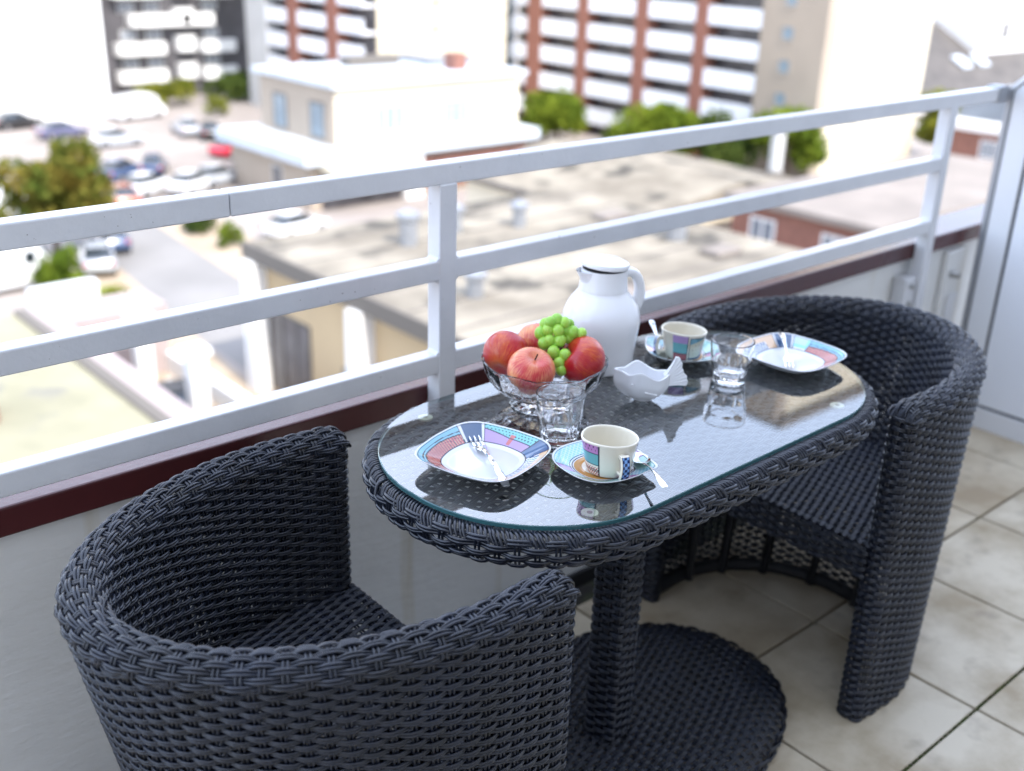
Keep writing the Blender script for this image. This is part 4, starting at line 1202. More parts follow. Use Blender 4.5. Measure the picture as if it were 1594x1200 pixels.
tag(MB().box(-1500, 1500, -600, 2500, GZ - 0.5, GZ).build('ground', M['ground']), kind='structure')
z1, z2 = GZ + 0.004, GZ + 0.008
tag(MB().add([(18.2, 8, z1), (24.6, 8, z1), (27.6, 72, z1), (22.0, 72, z1)], [(0, 1, 2, 3)]).build('road', M['road']), kind='structure')
tag(MB().add([(24.8, 38, z2), (28.2, 38, z2), (31.5, 66, z2), (27.5, 66, z2)], [(0, 1, 2, 3)]).build('pavement', M['pave']), kind='structure')
tag(MB().add([(14.5, 26, z2), (18.0, 26, z2), (21.8, 56, z2), (18.6, 56, z2)], [(0, 1, 2, 3)]).build('footpath', M['pave']), kind='structure')
tag(MB().add([(16.4, 46.5, z2 + .004), (19.6, 46.5, z2 + .004), (20.4, 53.5, z2 + .004), (16.4, 53.5, z2 + .004)], [(0, 1, 2, 3)]).build('lawn', M['lawn']), kind='structure')

def window(parent, x0, x1, y, z0, z1, facing='s', m=None, fm=None, div=2):
    """framed window standing 3 cm proud of a wall; facing s: wall plane y, facing w: wall plane x"""
    t = 0.12
    f = MB(); p = MB()
    fm = fm or M['white_wall']; m = m or M['dark_glaze']
    def bx(mb, a0, a1, d0, d1, c0, c1):
        if facing == 's': mb.box(a0, a1, y - d1, y - d0, c0, c1)
        else: mb.box(y - d1, y - d0, a0, a1, c0, c1)
    bx(f, x0, x0 + t, 0.0, 0.06, z0, z1); bx(f, x1 - t, x1, 0.0, 0.06, z0, z1)
    bx(f, x0 + t, x1 - t, 0.0, 0.06, z0, z0 + t); bx(f, x0 + t, x1 - t, 0.0, 0.06, z1 - t, z1)
    for k in range(1, div):
        xm = x0 + (x1 - x0) * k / div
        bx(f, xm - 0.05, xm + 0.05, 0.0, 0.055, z0 + t, z1 - t)
    o = f.build('window', fm, parent)
    bx(p, x0 + t, x1 - t, 0.0, 0.03, z0 + t, z1 - t)
    p.build('pane', m, o)
    return o

# ---- high-rise on the right: loggias on the shaded side, cream gable in the sun
def loggias(parent, X, y0, y1, piers, zlo, n, pitch, par_h, bal_m, pier_m, ztop):
    """west front of a tower: brick piers, one white parapet per bay and storey, dark recess behind"""
    MB().box(X + 1.35, X + 1.5, y0, y1, zlo - 2, ztop - 0.5).build('recess_glazing', M['dark_glaze'], parent)
    for a, b in piers:
        MB().box(X - 0.05, X + 1.35, a, b, GZ, ztop - 0.3).build('brick_pier', pier_m, parent)
    edges = sorted([p for q in piers for p in q] + [y0, y1])
    bays = [(edges[i], edges[i + 1]) for i in range(0, len(edges) - 1) if not any(abs(edges[i] - a) < 1e-6 for a, b in piers) and edges[i + 1] - edges[i] > 0.8]
    for a, b in bays:
        me = None
        for k in range(n):
            z = zlo + pitch * k
            if z + par_h > ztop: break
            if me is None:
                mbx = MB(); mbx.box(X, X + 0.12, a + 0.02, b - 0.02, 0, par_h); mbx.box(X + 0.12, X + 1.34, a + 0.02, b - 0.02, 0.0, 0.22)
                o = mbx.build('balcony', bal_m, parent); me = o.data
            else:
                o = link('balcony', me, parent)
            o.location.z = z

rt = thing('apartment_tower', 'tall apartment tower with red brick piers, white balconies and cream sunlit gable on the right', 'tower')
MB().box(74.9, 88.4, 48.0, 84.0, GZ, 38).build('wall', M['cream_wall'], rt)
MB().box(74.0, 89.0, 47.6, 84.4, 38, 38.8).build('roof', M['roof_grey'], rt)
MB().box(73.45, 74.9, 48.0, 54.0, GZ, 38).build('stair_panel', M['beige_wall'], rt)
loggias(rt, 73.5, 54.0, 83.5, [(59.3, 60.6), (65.8, 67.25), (73.0, 74.4), (79.2, 81.1)], -14.9, 22, 2.45, 1.42, M['balcony'], M['brick'], 38)
for k in range(20):
    z = -13.1 + 2.45 * k
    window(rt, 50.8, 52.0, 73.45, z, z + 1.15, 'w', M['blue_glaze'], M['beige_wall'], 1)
    window(rt, 78.55, 79.25, 48.0, z + 0.35, z + 1.2, 's', M['dark_glaze'], M['cream_wall'], 1)
lt = thing('apartment_tower', 'apartment tower with concrete corner strip and brick pier balconies behind the white two-storey house', 'tower')
MB().box(57.2, 72.2, 82.8, 103.5, GZ, 38).build('wall', M['cream_wall'], lt)
MB().box(55.9, 72.6, 82.4, 103.9, 38, 38.8).build('roof', M['roof_grey'], lt)
MB().box(55.75, 57.2, 99.5, 103.5, GZ, 38).build('corner_strip', M['concrete'], lt)
MB().box(72.2, 76.4, 86.0, 101.0, GZ, 37.5).build('glazed_stair', M['grey_glaze'], lt)
loggias(lt, 55.8, 82.8, 99.5, [(86.85, 88.65), (93.7, 95.5)], -14.25, 22, 2.28, 1.32, M['balcony'], M['brick'], 38)
for k in range(20):
    z = -12.1 + 2.28 * k
    window(lt, 63.3, 64.1, 82.8, z, z + 0.85, 's', M['dark_glaze'], M['cream_wall'], 1)
for k in range(8):
    for q in range(2):
        MB().box(72.5 + 1.9 * q, 74.1 + 1.9 * q, 85.88, 86.0, -13 + 2.3 * k, -11.4 + 2.3 * k).build('window', M['roof_white'], lt)

wt = thing('white_tower', 'blank white apartment block with four tiny dark windows at the upper left', 'tower')
MB().box(12, 40.6, 102.2, 120, GZ, 30).build('wall', M['white_wall'], wt)
MB().box(11.7, 40.9, 101.9, 120.3, 30, 30.7).build('roof', M['roof_grey'], wt)
for x, z in ((35.2, -8.5), (37.2, -8.55), (37.2, -10.9), (35.4, -6.0), (37.4, -6.0), (35.3, -3.5), (37.3, -3.5), (28, -8.5), (28, -6.0)):
    window(wt, x, x + 0.75, 102.2, z, z + 0.75, 's', M['dark_glaze'], M['concrete'], 1)

b2 = thing('balcony_block', 'dark clad apartment block with rounded white balconies beyond the parking lot', 'building')
MB().box(44.2, 61.5, 112.6, 126, GZ, 24).build('wall', M['dark_wall'], b2)
MB().box(44.0, 61.8, 112.2, 126.3, 24, 24.6).build('roof', M['roof_grey'], b2)
def round_balcony(x0, x1, z, h=1.15, d=1.3):
    p = []
    r = min(0.6, (x1 - x0) / 2 - 0.01)
    for cx, a0 in ((x0 + r, PI), (x1 - r, 1.5 * PI)):
        for k in range(7):
            t = a0 + PI / 2 * k / 6
            p.append((cx + r * math.cos(t), 111.3 + r + r * math.sin(t)))
    p += [(x1, 112.6), (x0, 112.6)]
    MB().prism(p, z, z + h).build('balcony', M['white_wall'], b2)
for k in range(11):
    z = -14.3 + 2.75 * k
    if k % 3 == 2:
        round_balcony(47.2, 56.6, z)
    else:
        round_balcony(45.6, 51.0, z); round_balcony(54.9, 58.9, z)
    round_balcony(52.2, 54.3, z + 0.2, 1.5)
    for x0 in (46.5, 49.2, 55.6):
        window(b2, x0, x0 + 1.7, 112.6, z + 1.3, z + 2.4, 's', M['grey_glaze'], M['concrete'], 2)

# ---- white two-storey house in the middle ground
mh = thing('white_house', 'white flat roofed two-storey house with pale roof terrace beside the parking lot', 'house')
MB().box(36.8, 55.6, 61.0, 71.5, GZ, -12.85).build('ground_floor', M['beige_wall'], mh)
MB().box(36.0, 56.2, 60.2, 72.3, -12.85, -12.1).build('terrace', M['roof_white'], mh)
MB().box(39.2, 55.0, 61.5, 71.0, -12.1, -8.3).build('upper_floor', M['cream_wall'], mh)
MB().box(39.05, 39.2, 61.5, 71.0, -12.1, -8.3).build('side_shade_skin', M['beige_wall'], mh)  # darker beige skin: the shading of this side is put into its colour
MB().box(38.7, 55.5, 61.0, 71.5, -8.3, -7.95).build('roof', M['roof_white'], mh)
MB().box(44.6, 49.0, 68.0, 69.2, -7.95, -7.3).build('roof_upstand', M['edge_dark'], mh)
MB().box(50.2, 51.3, 63.0, 64.2, -7.95, -6.8).build('chimney', M['brick2'], mh)
MB().box(50.5, 54.6, 66.2, 70.4, -7.95, -7.5).build('roof_light', M['grey_glaze'], mh)
for x0 in (42.3, 48.0):
    window(mh, x0, x0 + 2.4, 61.5, -11.5, -9.6, 's', M['blue_glaze'], M['white_wall'], 3)
for y0 in (62.6, 67.4):
    window(mh, y0, y0 + 1.8, 39.05, -11.8, -9.4, 'w', M['blue_glaze'], M['edge_dark'], 2)
window(mh, 64.5, 65.8, 36.8, -15.3, -13.6, 'w', M['dark_glaze'], M['concrete'], 1)
MB().prism([(37.4, -13.4), (43.6, -13.4), (43.6, -12.95), (42.8, -12.88), (38.2, -12.88), (37.4, -12.95)], 58.6, 61.0, axis='y').build('awning', M['cream_wall'], mh)
MB().box(37.6, 44.0, 60.88, 61.0, -15.9, -13.5).build('shop_front', M['dark_glaze'], mh)
MB().box(44.4, 55.4, 60.86, 61.0, -15.6, -13.3).build('brick_base', M['brick2'], mh)
MB().box(44.1, 45.6, 60.5, 61.0, GZ, -12.86).build('pillar', M['white_wall'], mh)

# ---- flat roofed workshop below the balcony
fb = thing('flat_roof_workshop', 'tan walled low building with large patchy flat roof directly below the railing', 'building')
MB().box(19.9, 36.6, 12.0, 37.2, GZ, -10.35).build('wall', M['tan_wall'], fb)
MB().box(19.55, 36.9, 11.6, 37.5, -10.35, -10.0).build('roof', M['roof_pale'], fb)
MB().box(19.42, 19.55, 11.6, 37.5, -10.6, -9.96).build('roof_edge', M['edge_dark'], fb)
for y0 in (36.5, 29.2):
    MB().box(19.2, 19.9, y0, y0 + 0.75, GZ, -10.62).build('pillar', M['white_wall'], fb)
window(fb, 33.4, 36.4, 19.9, -15.8, -12.4, 'w', M['dark_glaze'], M['edge_dark'], 3)
window(fb, 30.3, 31.2, 19.9, -15.8, -13.3, 'w', M['dark_glaze'], M['edge_dark'], 1)
for x, y, s, h in ((24.5, 33.5, 0.35, 1.1), (27.2, 34.0, 0.3, 0.9), (30.0, 33.2, 0.3, 0.8), (22.5, 27.0, 0.3, 0.7), (34, 28, 0.4, 0.9)):
    MB().lathe([(s, 0), (s, h), (s * 1.4, h), (s * 1.4, h + 0.15), (0.0, h + 0.35)], 14).build('roof_vent', M['alu'], fb, smooth=True, angle=0.6).location = (x, y, -10.0)
for k in range(11):
    MB().box(19.7, 36.8, 13.4 + 2.25 * k, 13.52 + 2.25 * k, -10.0, -9.975).build('roof_seam', M['edge_dark'], fb)
for x, y in ((31.0, 20.5), (33.0, 25.0), (26.0, 19.0), (33.5, 31.5)):
    MB().box(x, x + 1.5, y, y + 1.0, -10.0, -9.75).build('roof_light', M['roof_grey'], fb, bevel=0.08)
sh = thing('roof_shed', 'small dark roof shed with a brown end on the patchy flat roof', 'shed', (22.4, 21.6, -10.0))
MB().box(0, 2.2, -0.8, 0.6, 0, 1.15).build('body', M['dark_wall'], sh)
MB().box(-0.1, 2.3, -0.9, 0.7, 1.15, 1.25).build('lid', M['roof_grey'], sh)
MB().box(2.2, 2.6, -0.8, 0.6, 0, 1.15).build('end_wall', M['brick2'], sh)

rb = thing('low_pale_hall', 'low pale hall with shallow pitched roof between the workshop and the green trees', 'building')
MB().box(42.5, 58, 37.5, 52, GZ, -12.4).build('wall', M['cream_wall'], rb)
MB().prism([(41.8, -12.4), (58.6, -12.4), (50.2, -11.2)], 37.0, 52.5, axis='y').build('roof', M['roof_pale'], rb)
MB().box(41.7, 41.95, 37.0, 52.5, -12.65, -12.35).build('gutter', M['edge_dark'], rb)

lb = thing('brick_outbuilding', 'red brick outbuilding with grey flat roof and white window behind the right bars', 'building')
MB().box(47.0, 68.0, 26.5, 35.0, GZ, -11.4).build('wall', M['brick2'], lb)
MB().box(46.6, 68.4, 26.1, 35.4, -11.4, -11.05).build('roof', M['roof_grey'], lb)
window(lb, 32.2, 33.8, 47.0, -13.6, -12.0, 'w', M['grey_glaze'], M['white_wall'], 2)
window(lb, 28.0, 29.4, 47.0, -13.6, -12.0, 'w', M['grey_glaze'], M['white_wall'], 2)
window(lb, 49.0, 51.0, 26.5, -14, -12.2, 's', M['grey_glaze'], M['white_wall'], 2)
fp = thing('flue_pipe', 'grey capped flue pipe rising in front of the green trees', 'flue', (57.5, 40.0, -12.4))
MB().lathe([(0.42, 0), (0.42, 3.0), (0.62, 3.05), (0.62, 3.5), (0.3, 3.8), (0.0, 3.8)], 18).build('pipe', M['concrete'], fp, smooth=True, angle=0.6)
MB().lathe([(0.6, 0), (0.6, 0.4), (0.43, 0.5)], 18).build('collar', M['edge_dark'], fp, smooth=True, angle=0.6)

# ---- low building bottom left
bl = thing('lichen_roof_building', 'low building with a yellowish flat roof at the lower left', 'building')
MB().box(-8, 12.3, 14, 42.6, GZ, -13.3).build('wall', M['beige_wall'], bl)
MB().box(-8.3, 12.3, 13.7, 42.9, -13.3, -13.0).build('roof', M['roof_yellow'], bl)
MB().box(12.3, 12.75, 13.7, 42.9, -13.4, -12.85).build('gutter', M['edge_dark'], bl)
MB().box(12.75, 13.6, 13.7, 42.9, -13.4, -12.95).build('coping', M['pink_coping'], bl)
MB().box(7.5, 8.6, 33.0, 34.4, -13.0, -12.4).build('roof_hatch', M['brick2'], bl)
gw = thing('garden_wall_block', 'white rendered wall block beside the small lawn', 'wall', (13.2, 43.4, GZ))
MB().box(0, 2.7, 0, 0.5, 0, 3.6).build('wall', M['white_wall'], gw)
pt = thing('covered_terrace', 'street terrace with pinkish coping and white pillars between roof and road', 'terrace')
MB().box(13.6, 17.6, 40.8, 43.0, GZ, -13.0).build('coping', M['pink_coping'], pt)
MB().box(13.6, 17.9, 28.4, 28.9, GZ, -14.9).build('low_wall', M['pink_coping'], pt)
MB().box(17.4, 17.9, 28.9, 40.8, GZ, -15.1).build('low_wall', M['white_wall'], pt)
for y0 in (33.6, 38.2):
    MB().box(15.2, 15.8, y0, y0 + 0.6, GZ, -12.6).build('pillar', M['white_wall'], pt)
    MB().box(15.05, 15.95, y0 - 0.15, y0 + 0.75, -12.6, -12.4).build('capital', M['white_wall'], pt)
pp = thing('planter', 'white street planter with a small green bush near the terrace', 'planter', (17.0, 32.3, GZ))
MB().lathe([(0.0, 0.0), (0.75, 0.0), (0.9, 0.7), (0.8, 0.75), (0.72, 0.6), (0.0, 0.6)], 20).build('pot', M['white_wall'], pp, smooth=True, angle=0.6)

# ---- houses at the far right
sl = thing('slate_roof_house', 'large slate roofed house with white dormer and two roof windows at the upper right', 'house')
MB().box(110, 175, 62.6, 86, GZ, -13.9).build('wall', M['white_wall'], sl)
MB().prism([(61.6, -14.4), (74, -7.4), (86.4, -14.4)], 109, 176, axis='x').build('roof', M['slate'], sl)
for x0 in (129.8, 134.2):
    MB().prism([(65.4, -12.15), (67.2, -11.13), (67.2, -10.9), (65.4, -11.9)], x0, x0 + 2.2, axis='x').build('roof_window', M['roof_white'], sl)
dm = MB().box(136.5, 150, 67.5, 74, -12, -6.6).build('dormer', M['white_wall'], sl)
window(dm, 141.8, 144.4, 67.5, -9.6, -7.2, 's', M['dark_glaze'], M['white_wall'], 2)
hw = thing('white_terrace_block', 'white house row behind the slate roof at the top right corner', 'house')
MB().box(140, 200, 96, 110, GZ, -2.0).build('wall', M['white_wall'], hw)
MB().box(139.5, 200.5, 95.5, 110.5, -2.0, -1.6).build('roof', M['slate'], hw)
for k in range(6):
    for z in (-5.2, -8.6): window(hw, 150 + 7 * k, 152.4 + 7 * k, 96, z, z + 2.2, 's', M['grey_glaze'], M['white_wall'], 2)
bh = thing('brick_terrace_house', 'red brick house with white roof terrace and windows at the right end of the railing', 'house')
MB().box(84.4, 100, 36.0, 43.0, GZ, -11.9).build('wall', M['brick2'], bh)
MB().box(84.0, 100.4, 35.6, 43.4, -11.9, -11.2).build('terrace_edge', M['white_wall'], bh)
MB().box(85.2, 99, 36.6, 42.6, -11.2, -9.3).build('penthouse', M['grey_glaze'], bh)
for z in (-15.6, -13.9):
    window(bh, 38.6, 40.0, 84.4, z, z + 1.4, 'w', M['grey_glaze'], M['white_wall'], 2)
    window(bh, 88.0, 89.5, 36.0, z, z + 1.4, 's', M['grey_glaze'], M['white_wall'], 2)

# ---- trees
def leaf_mat(name, a, c):
    m = bpy.data.materials.new(name); m.use_nodes = True
    nt = m.node_tree; nt.nodes.clear()
    o = nt.nodes.new('ShaderNodeOutputMaterial'); mx = nt.nodes.new('ShaderNodeMixShader'); mx.inputs[0].default_value = 0.42
    d = nt.nodes.new('ShaderNodeBsdfDiffuse'); t = nt.nodes.new('ShaderNodeBsdfTranslucent')
    tc = nt.nodes.new('ShaderNodeTexCoord'); n = nt.nodes.new('ShaderNodeTexNoise'); n.inputs['Scale'].default_value = 0.7; n.inputs['Detail'].default_value = 6
    nt.links.new(tc.outputs['Object'], n.inputs['Vector'])
    r = nt.nodes.new('ShaderNodeValToRGB'); r.color_ramp.elements[0].position = 0.38; r.color_ramp.elements[1].position = 0.62
    r.color_ramp.elements[0].color = (*a, 1); r.color_ramp.elements[1].color = (*c, 1)
    nt.links.new(n.outputs['Fac'], r.inputs[0])
    nt.links.new(r.outputs[0], d.inputs[0]); nt.links.new(r.outputs[0], t.inputs[0])
    nt.links.new(d.outputs[0], mx.inputs[1]); nt.links.new(t.outputs[0], mx.inputs[2]); nt.links.new(mx.outputs[0], o.inputs[0])
    return m
M['leaf_green'] = leaf_mat('green_foliage', (0.09, 0.135, 0.018), (0.20, 0.25, 0.03))
M['leaf_dark'] = leaf_mat('dark_green_foliage', (0.045, 0.075, 0.02), (0.10, 0.13, 0.03))
M['leaf_yellow'] = leaf_mat('yellow_green_foliage', (0.14, 0.16, 0.025), (0.27, 0.27, 0.045))
M['leaf_autumn'] = leaf_mat('autumn_foliage', (0.085, 0.115, 0.022), (0.215, 0.165, 0.035))
def make_tree(name, label, cat, x, y, h, rad, m, trunk=True, sx=1.0, n=2600, group=None, z0=GZ):
    root = thing(name, label, cat, (x, y, z0), 0, group)
    cl = []
    nb = 15
    for i in range(nb):
        t = rng.uniform(0, 2 * PI); q = math.sqrt(rng.uniform(0, 1)) * 0.72
        zz = rng.uniform(0.38 if trunk else 0.18, 0.86) * h
        sh_ = 1 - 0.5 * max(0, (zz / h - 0.55) / 0.45)
        cl.append((q * rad * sx * math.cos(t) * sh_, q * rad * math.sin(t) * sh_, zz, rad * rng.uniform(0.30, 0.48)))
    k = n // nb
    C = []; S = []
    for cx, cy, cz, r in cl:
        d = rng.normal(size=(k, 3)); d /= np.linalg.norm(d, axis=1, keepdims=True)
        rr = r * rng.uniform(0.55, 1.05, (k, 1))
        C.append(np.array([cx, cy, cz]) + d * rr * np.array([1, 1, 0.8]))
    C = np.vstack(C); C[:, 2] = np.clip(C[:, 2], 0.12, None)
    s = rng.uniform(0.10, 0.24, len(C)) * (rad / 3) ** 0.5 * 1.25
    a = rng.normal(size=(len(C), 3)); a /= np.linalg.norm(a, axis=1, keepdims=True)
    b = np.cross(a, rng.normal(size=(len(C), 3))); b /= np.linalg.norm(b, axis=1, keepdims=True)
    V = np.stack([C - a * s[:, None], C + b * s[:, None] * 0.6, C + a * s[:, None], C - b * s[:, None] * 0.6], 1).reshape(-1, 3)
    Q = np.arange(len(V)).reshape(-1, 4)
    o = fast_mesh('crown', V, Q, m, root, smooth=False)
    if trunk:
        W = Weave()
        t = np.linspace(0, 1, 6)
        P = np.stack([0.12 * np.sin(t * 3), 0.1 * np.cos(t * 2), t * h * 0.62], -1)
        W.tubes(P[None], np.tile([1.0, 0, 0], (1, 6, 1)), 0.05 * rad, ns=9, span=PI)
        for cx, cy, cz, r in cl[:6]:
            P = np.array([(0.05, 0.05, h * 0.35), (cx * 0.45, cy * 0.45, h * 0.35 + (cz - h * 0.35) * 0.6), (cx, cy, cz)])
            P = np.stack([np.interp(np.linspace(0, 2, 6), [0, 1, 2], P[:, k2]) for k2 in range(3)], -1)
            W.tubes(P[None], np.tile([0.3, 0.9, 0.2], (1, 6, 1)), 0.02 * rad, ns=6, span=PI)
        fast_mesh('trunk', np.vstack(W.V), np.vstack(W.Q), M['bark'], root)
    return root
make_tree('tree', 'broad autumn tree with ochre and olive leaves at the left edge', 'tree', 19.6, 59.0, 6.6, 3.3, M['leaf_autumn'], n=4500)
make_tree('bush', 'dark olive bush behind the small lawn, right of the long white van', 'bush', 18.0, 53.8, 2.2, 1.5, M['leaf_green'], trunk=False, n=1200)
make_tree('hedge', 'low yellow green hedge on the small lawn', 'hedge', 18.6, 49.6, 1.0, 1.1, M['leaf_yellow'], trunk=False, sx=1.7, n=1000)
make_tree('bush', 'small green bush on the verge beside the workshop corner', 'bush', 28.6, 56.5, 1.6, 0.9, M['leaf_green'], trunk=False, n=600)
make_tree('bush', 'dark shrub bed along the sandy pavement', 'bush', 29.0, 60.5, 1.2, 1.6, M['leaf_dark'], trunk=False, n=700)
make_tree('hedge', 'yellow green hedge below the rounded white balconies', 'hedge', 48.2, 106.5, 2.6, 2.6, M['leaf_yellow'], trunk=False, sx=1.9, n=1800)
make_tree('hedge', 'dark green hedge between the balcony block and the concrete strip', 'hedge', 56.4, 106.5, 3.0, 3.0, M['leaf_dark'], trunk=False, sx=1.6, n=2000)
make_tree('bush', 'small yellow bush in front of the dark hedge', 'bush', 49.8, 99.0, 1.7, 1.4, M['leaf_yellow'], trunk=False, n=700)
make_tree('tree', 'round bright green tree between the white house and the right tower', 'tree', 67.4, 70.0, 4.9, 3.7, M['leaf_green'], n=4200)
make_tree('tree', 'green tree in front of the brick tower, left one behind the middle bar', 'tree', 66.4, 57.5, 5.2, 4.2, M['leaf_green'], n=4200)
make_tree('tree', 'dark green tree in the middle of the row below the brick tower', 'tree', 68.0, 53.2, 5.0, 3.6, M['leaf_dark'], n=3400)
make_tree('tree', 'bright green tree next to the grey flue pipe', 'tree', 71.0, 48.5, 5.8, 3.6, M['leaf_green'], n=3800)
make_tree('tree', 'green tree between the cream gable and the right railing post', 'tree', 91.5, 46.5, 6.0, 3.4, M['leaf_yellow'], n=3200)
make_tree('bush', 'small green bush growing in the white street planter', 'bush', 17.0, 32.3, 1.3, 0.75, M['leaf_green'], trunk=False, n=500, z0=GZ + 0.5)

# ---- parked cars
M['car_glass'] = mat('car_glass', (0.02, 0.025, 0.03), 0.06, coat=0.6)
M['tyre'] = mat('tyre_rubber', (0.015, 0.015, 0.015), 0.8)
M['rim'] = mat('wheel_rim', (0.45, 0.45, 0.46), 0.3, metal=0.8)
M['lamp'] = mat('car_lamp', (0.75, 0.75, 0.72), 0.1, coat=0.5)
M['tail_lamp'] = mat('car_tail_lamp', (0.35, 0.02, 0.02), 0.15, coat=0.5)
def paint(name, c): return mat('car_paint_' + name, c, 0.25, coat=0.8)
PAINT = {'white': paint('white', (0.75, 0.75, 0.75)), 'dark_blue': paint('dark_blue', (0.03, 0.05, 0.11)), 'red': paint('red', (0.55, 0.03, 0.06)), 'wine': paint('wine', (0.10, 0.015, 0.03)),
         'blue': paint('blue', (0.05, 0.085, 0.17)), 'silver': paint('silver', (0.42, 0.44, 0.47)), 'lilac': paint('lilac', (0.10, 0.10, 0.17)), 'orange': paint('orange', (0.34, 0.11, 0.06)), 'black': paint('black', (0.02, 0.02, 0.022))}
def make_car(van=False):
    root = thing('parked_van' if van else 'parked_car', 'car', 'van' if van else 'car', (0, 0, -100), 0, 'cars parked in the lot below')
    L, Wd = (5.4, 1.95) if van else (4.25, 1.76)
    if van:
        st = [(-L / 2, 0.45, 1.15), (-L / 2 + 0.1, 0.34, 2.25), (0.9, 0.30, 2.35), (1.6, 0.30, 2.1), (2.15, 0.30, 1.2), (L / 2 - 0.1, 0.34, 1.0), (L / 2, 0.5, 0.75)]
    else:
        st = [(-L / 2, 0.5, 0.78), (-L / 2 + 0.15, 0.34, 0.98), (-1.5, 0.28, 1.02), (-0.6, 0.26, 0.97), (0.6, 0.26, 0.95), (1.35, 0.28, 0.90), (L / 2 - 0.18, 0.34, 0.76), (L / 2, 0.48, 0.62)]
    rows = []
    for x, zl, zh in st:
        e = 0.88 if abs(x) > L / 2 - 0.05 else 1.0
        hw = Wd / 2 * e
        rows.append([(x, -hw * 0.92, zl), (x, -hw, (zl + zh) / 2), (x, -hw * 0.95, zh - 0.06), (x, -hw * 0.80, zh), (x, hw * 0.80, zh), (x, hw * 0.95, zh - 0.06), (x, hw, (zl + zh) / 2), (x, hw * 0.92, zl)])
    G = np.array(rows); m = MB(); m.grid(G, closed_v=True); m.add(G[0], [tuple(range(8))]); m.add(G[-1], [tuple(range(7, -1, -1))])
    body = m.build('body', PAINT['white'], root, smooth=True, angle=0.8)
    if van:
        g = MB(); g.box(1.25, 2.0, -0.80, 0.80, 1.25, 2.02); g.build('windscreen', M['car_glass'], root, bevel=0.15)
        for s in (-1, 1): MB().box(0.75, 1.3, s * 0.965 - 0.02, s * 0.965 + 0.02, 1.35, 1.95).build('side_window', M['car_glass'], root)
    else:
        rows = []
        for x, zl, zh, hw in ((-1.75, 0.95, 0.99, 0.66), (-1.15, 0.95, 1.40, 0.60), (-0.6, 0.95, 1.47, 0.60), (0.15, 0.94, 1.45, 0.60), (0.95, 0.90, 0.96, 0.66)):
            rows.append([(x, -hw - 0.10, zl), (x, -hw, zh - 0.02), (x, -hw * 0.85, zh), (x, hw * 0.85, zh), (x, hw, zh - 0.02), (x, hw + 0.10, zl)])
        G = np.array(rows); m = MB(); m.grid(G, closed_v=True); m.build('windows', M['car_glass'], root, smooth=True, angle=0.6)
        MB().box(-1.12, 0.1, -0.54, 0.54, 1.44, 1.495).build('roof', PAINT['white'], root, bevel=0.03)
    wheel = None
    for sx in (-1, 1):
        for sy in (-1, 1):
            if wheel is None:
                wheel = MB().lathe([(0.0, -0.10), (0.30, -0.10), (0.32, -0.06), (0.32, 0.06), (0.30, 0.10), (0.0, 0.10)], 18).build('wheel', M['tyre'], root, smooth=True, angle=0.6)
                MB().lathe([(0.0, 0.115), (0.19, 0.11), (0.20, 0.09)], 14).build('rim', M['rim'], wheel)
                w = wheel
            else:
                w = copy_tree(wheel, root)
            w.location = (sx * L * 0.31, sy * (Wd / 2 - 0.10), 0.32); w.rotation_euler = (-sy * PI / 2, 0, 0)
    for sy in (-1, 1):
        MB().box(L / 2 - 0.16, L / 2 - 0.005, sy * 0.62 - 0.16, sy * 0.62 + 0.16, 0.60, 0.74).build('headlight', M['lamp'], root, bevel=0.03)
        MB().box(-L / 2 - 0.02, -L / 2 + 0.12, sy * 0.66 - 0.12, sy * 0.66 + 0.12, 0.72, 0.90).build('tail_light', M['tail_lamp'], root, bevel=0.02)
    return root
car_src = make_car(); van_src = make_car(True)
def place(src, x, y, a, colr, label, first=[]):
    o = copy_tree(src)
    o.location = (x, y, GZ + 0.012); o.rotation_euler = (0, 0, math.radians(a)); o['label'] = label
    for ch in o.children:
        if ch.name.split('.')[0] in ('body', 'roof'):
            ch.material_slots[0].link = 'OBJECT'; ch.material_slots[0].material = PAINT[colr]
    return o
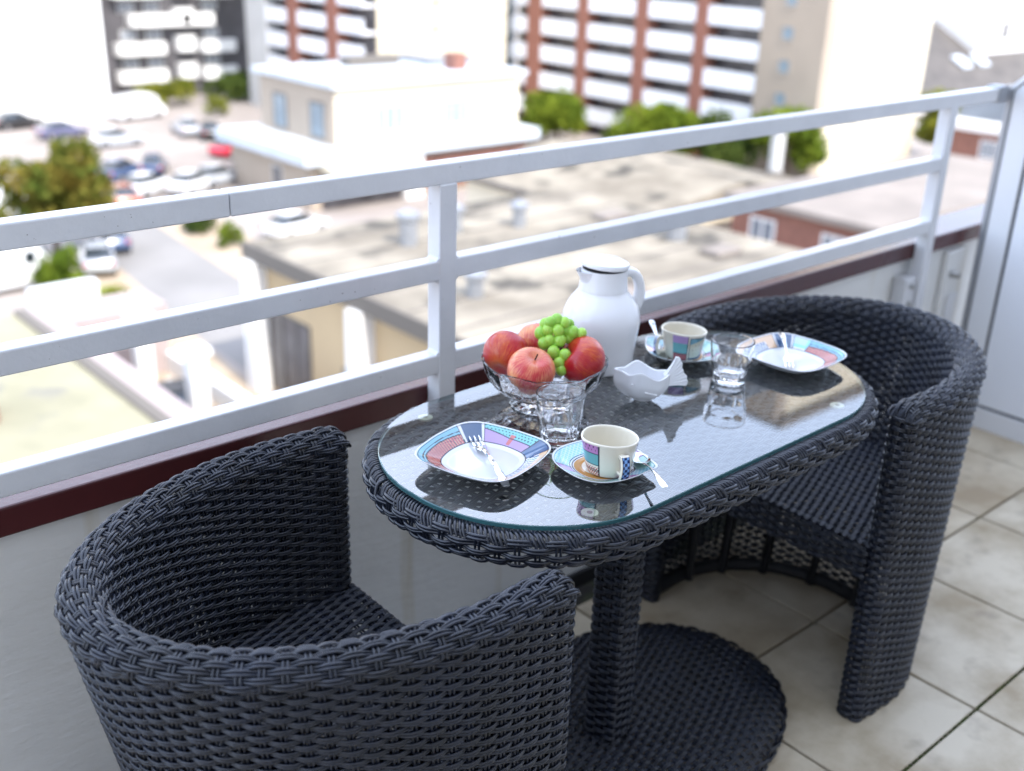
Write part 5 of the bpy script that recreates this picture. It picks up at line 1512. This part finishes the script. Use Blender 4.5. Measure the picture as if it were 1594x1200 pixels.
CARS = [(car_src, 31.7, 101.0, 10, 'black', 'black car at the foot of the white tower, far left'),
        (car_src, 33.3, 94.8, 5, 'lilac', 'violet blue car in the lot, upper left of the autumn tree'),
        (car_src, 35.6, 89.0, 0, 'silver', 'silver car standing alone right of the autumn tree top'),
        (van_src, 42.6, 101.0, 15, 'white', 'white delivery van by the right corner of the white tower'),
        (car_src, 42.6, 91.0, 80, 'silver', 'silver car at the left end of the dark row by the hedge'),
        (car_src, 43.6, 88.5, 70, 'black', 'black car between the silver and the dark blue car'),
        (car_src, 43.4, 84.4, 65, 'dark_blue', 'dark blue car directly behind the red car'),
        (car_src, 41.6, 80.6, 25, 'red', 'bright red car near the corner of the white house'),
        (car_src, 40.6, 76.6, 60, 'wine', 'dark wine coloured car in front of the red car'),
        (car_src, 30.8, 77.0, 35, 'blue', 'blue car in the middle of the bright lot'),
        (car_src, 33.6, 77.6, 60, 'dark_blue', 'navy car beside the blue one in the bright lot'),
        (car_src, 30.4, 71.6, 30, 'white', 'white car just above the top bar near the orange one'),
        (car_src, 33.2, 70.6, 30, 'white', 'second white car, further right above the top bar'),
        (car_src, 35.6, 71.6, 20, 'silver', 'silver car at the right end of the white pair'),
        (car_src, 27.6, 69.3, 80, 'orange', 'small orange car right beside the autumn tree'),
        (van_src, 20.6, 69.0, 15, 'white', 'white van half hidden behind the autumn tree'),
        (car_src, 23.0, 60.2, 78, 'blue', 'grey blue car on the road below the top bar'),
        (van_src, 15.8, 55.8, 8, 'white', 'long white van parked at the left edge under the autumn tree'),
        (car_src, 20.9, 56.6, 70, 'silver', 'silver car parked behind the small lawn'),
        (car_src, 33.0, 56.6, 15, 'white', 'white car behind the north corner of the workshop roof'),
        (car_src, 15.6, 36.4, 85, 'black', 'black car under the covered street terrace')]
for src, x, y, a, c, l in CARS:
    place(src, x, y, a, c, l)
for src in (car_src, van_src):
    for ch in list(src.children):
        for g in list(ch.children): bpy.data.objects.remove(g)
        bpy.data.objects.remove(ch)
    bpy.data.objects.remove(src)
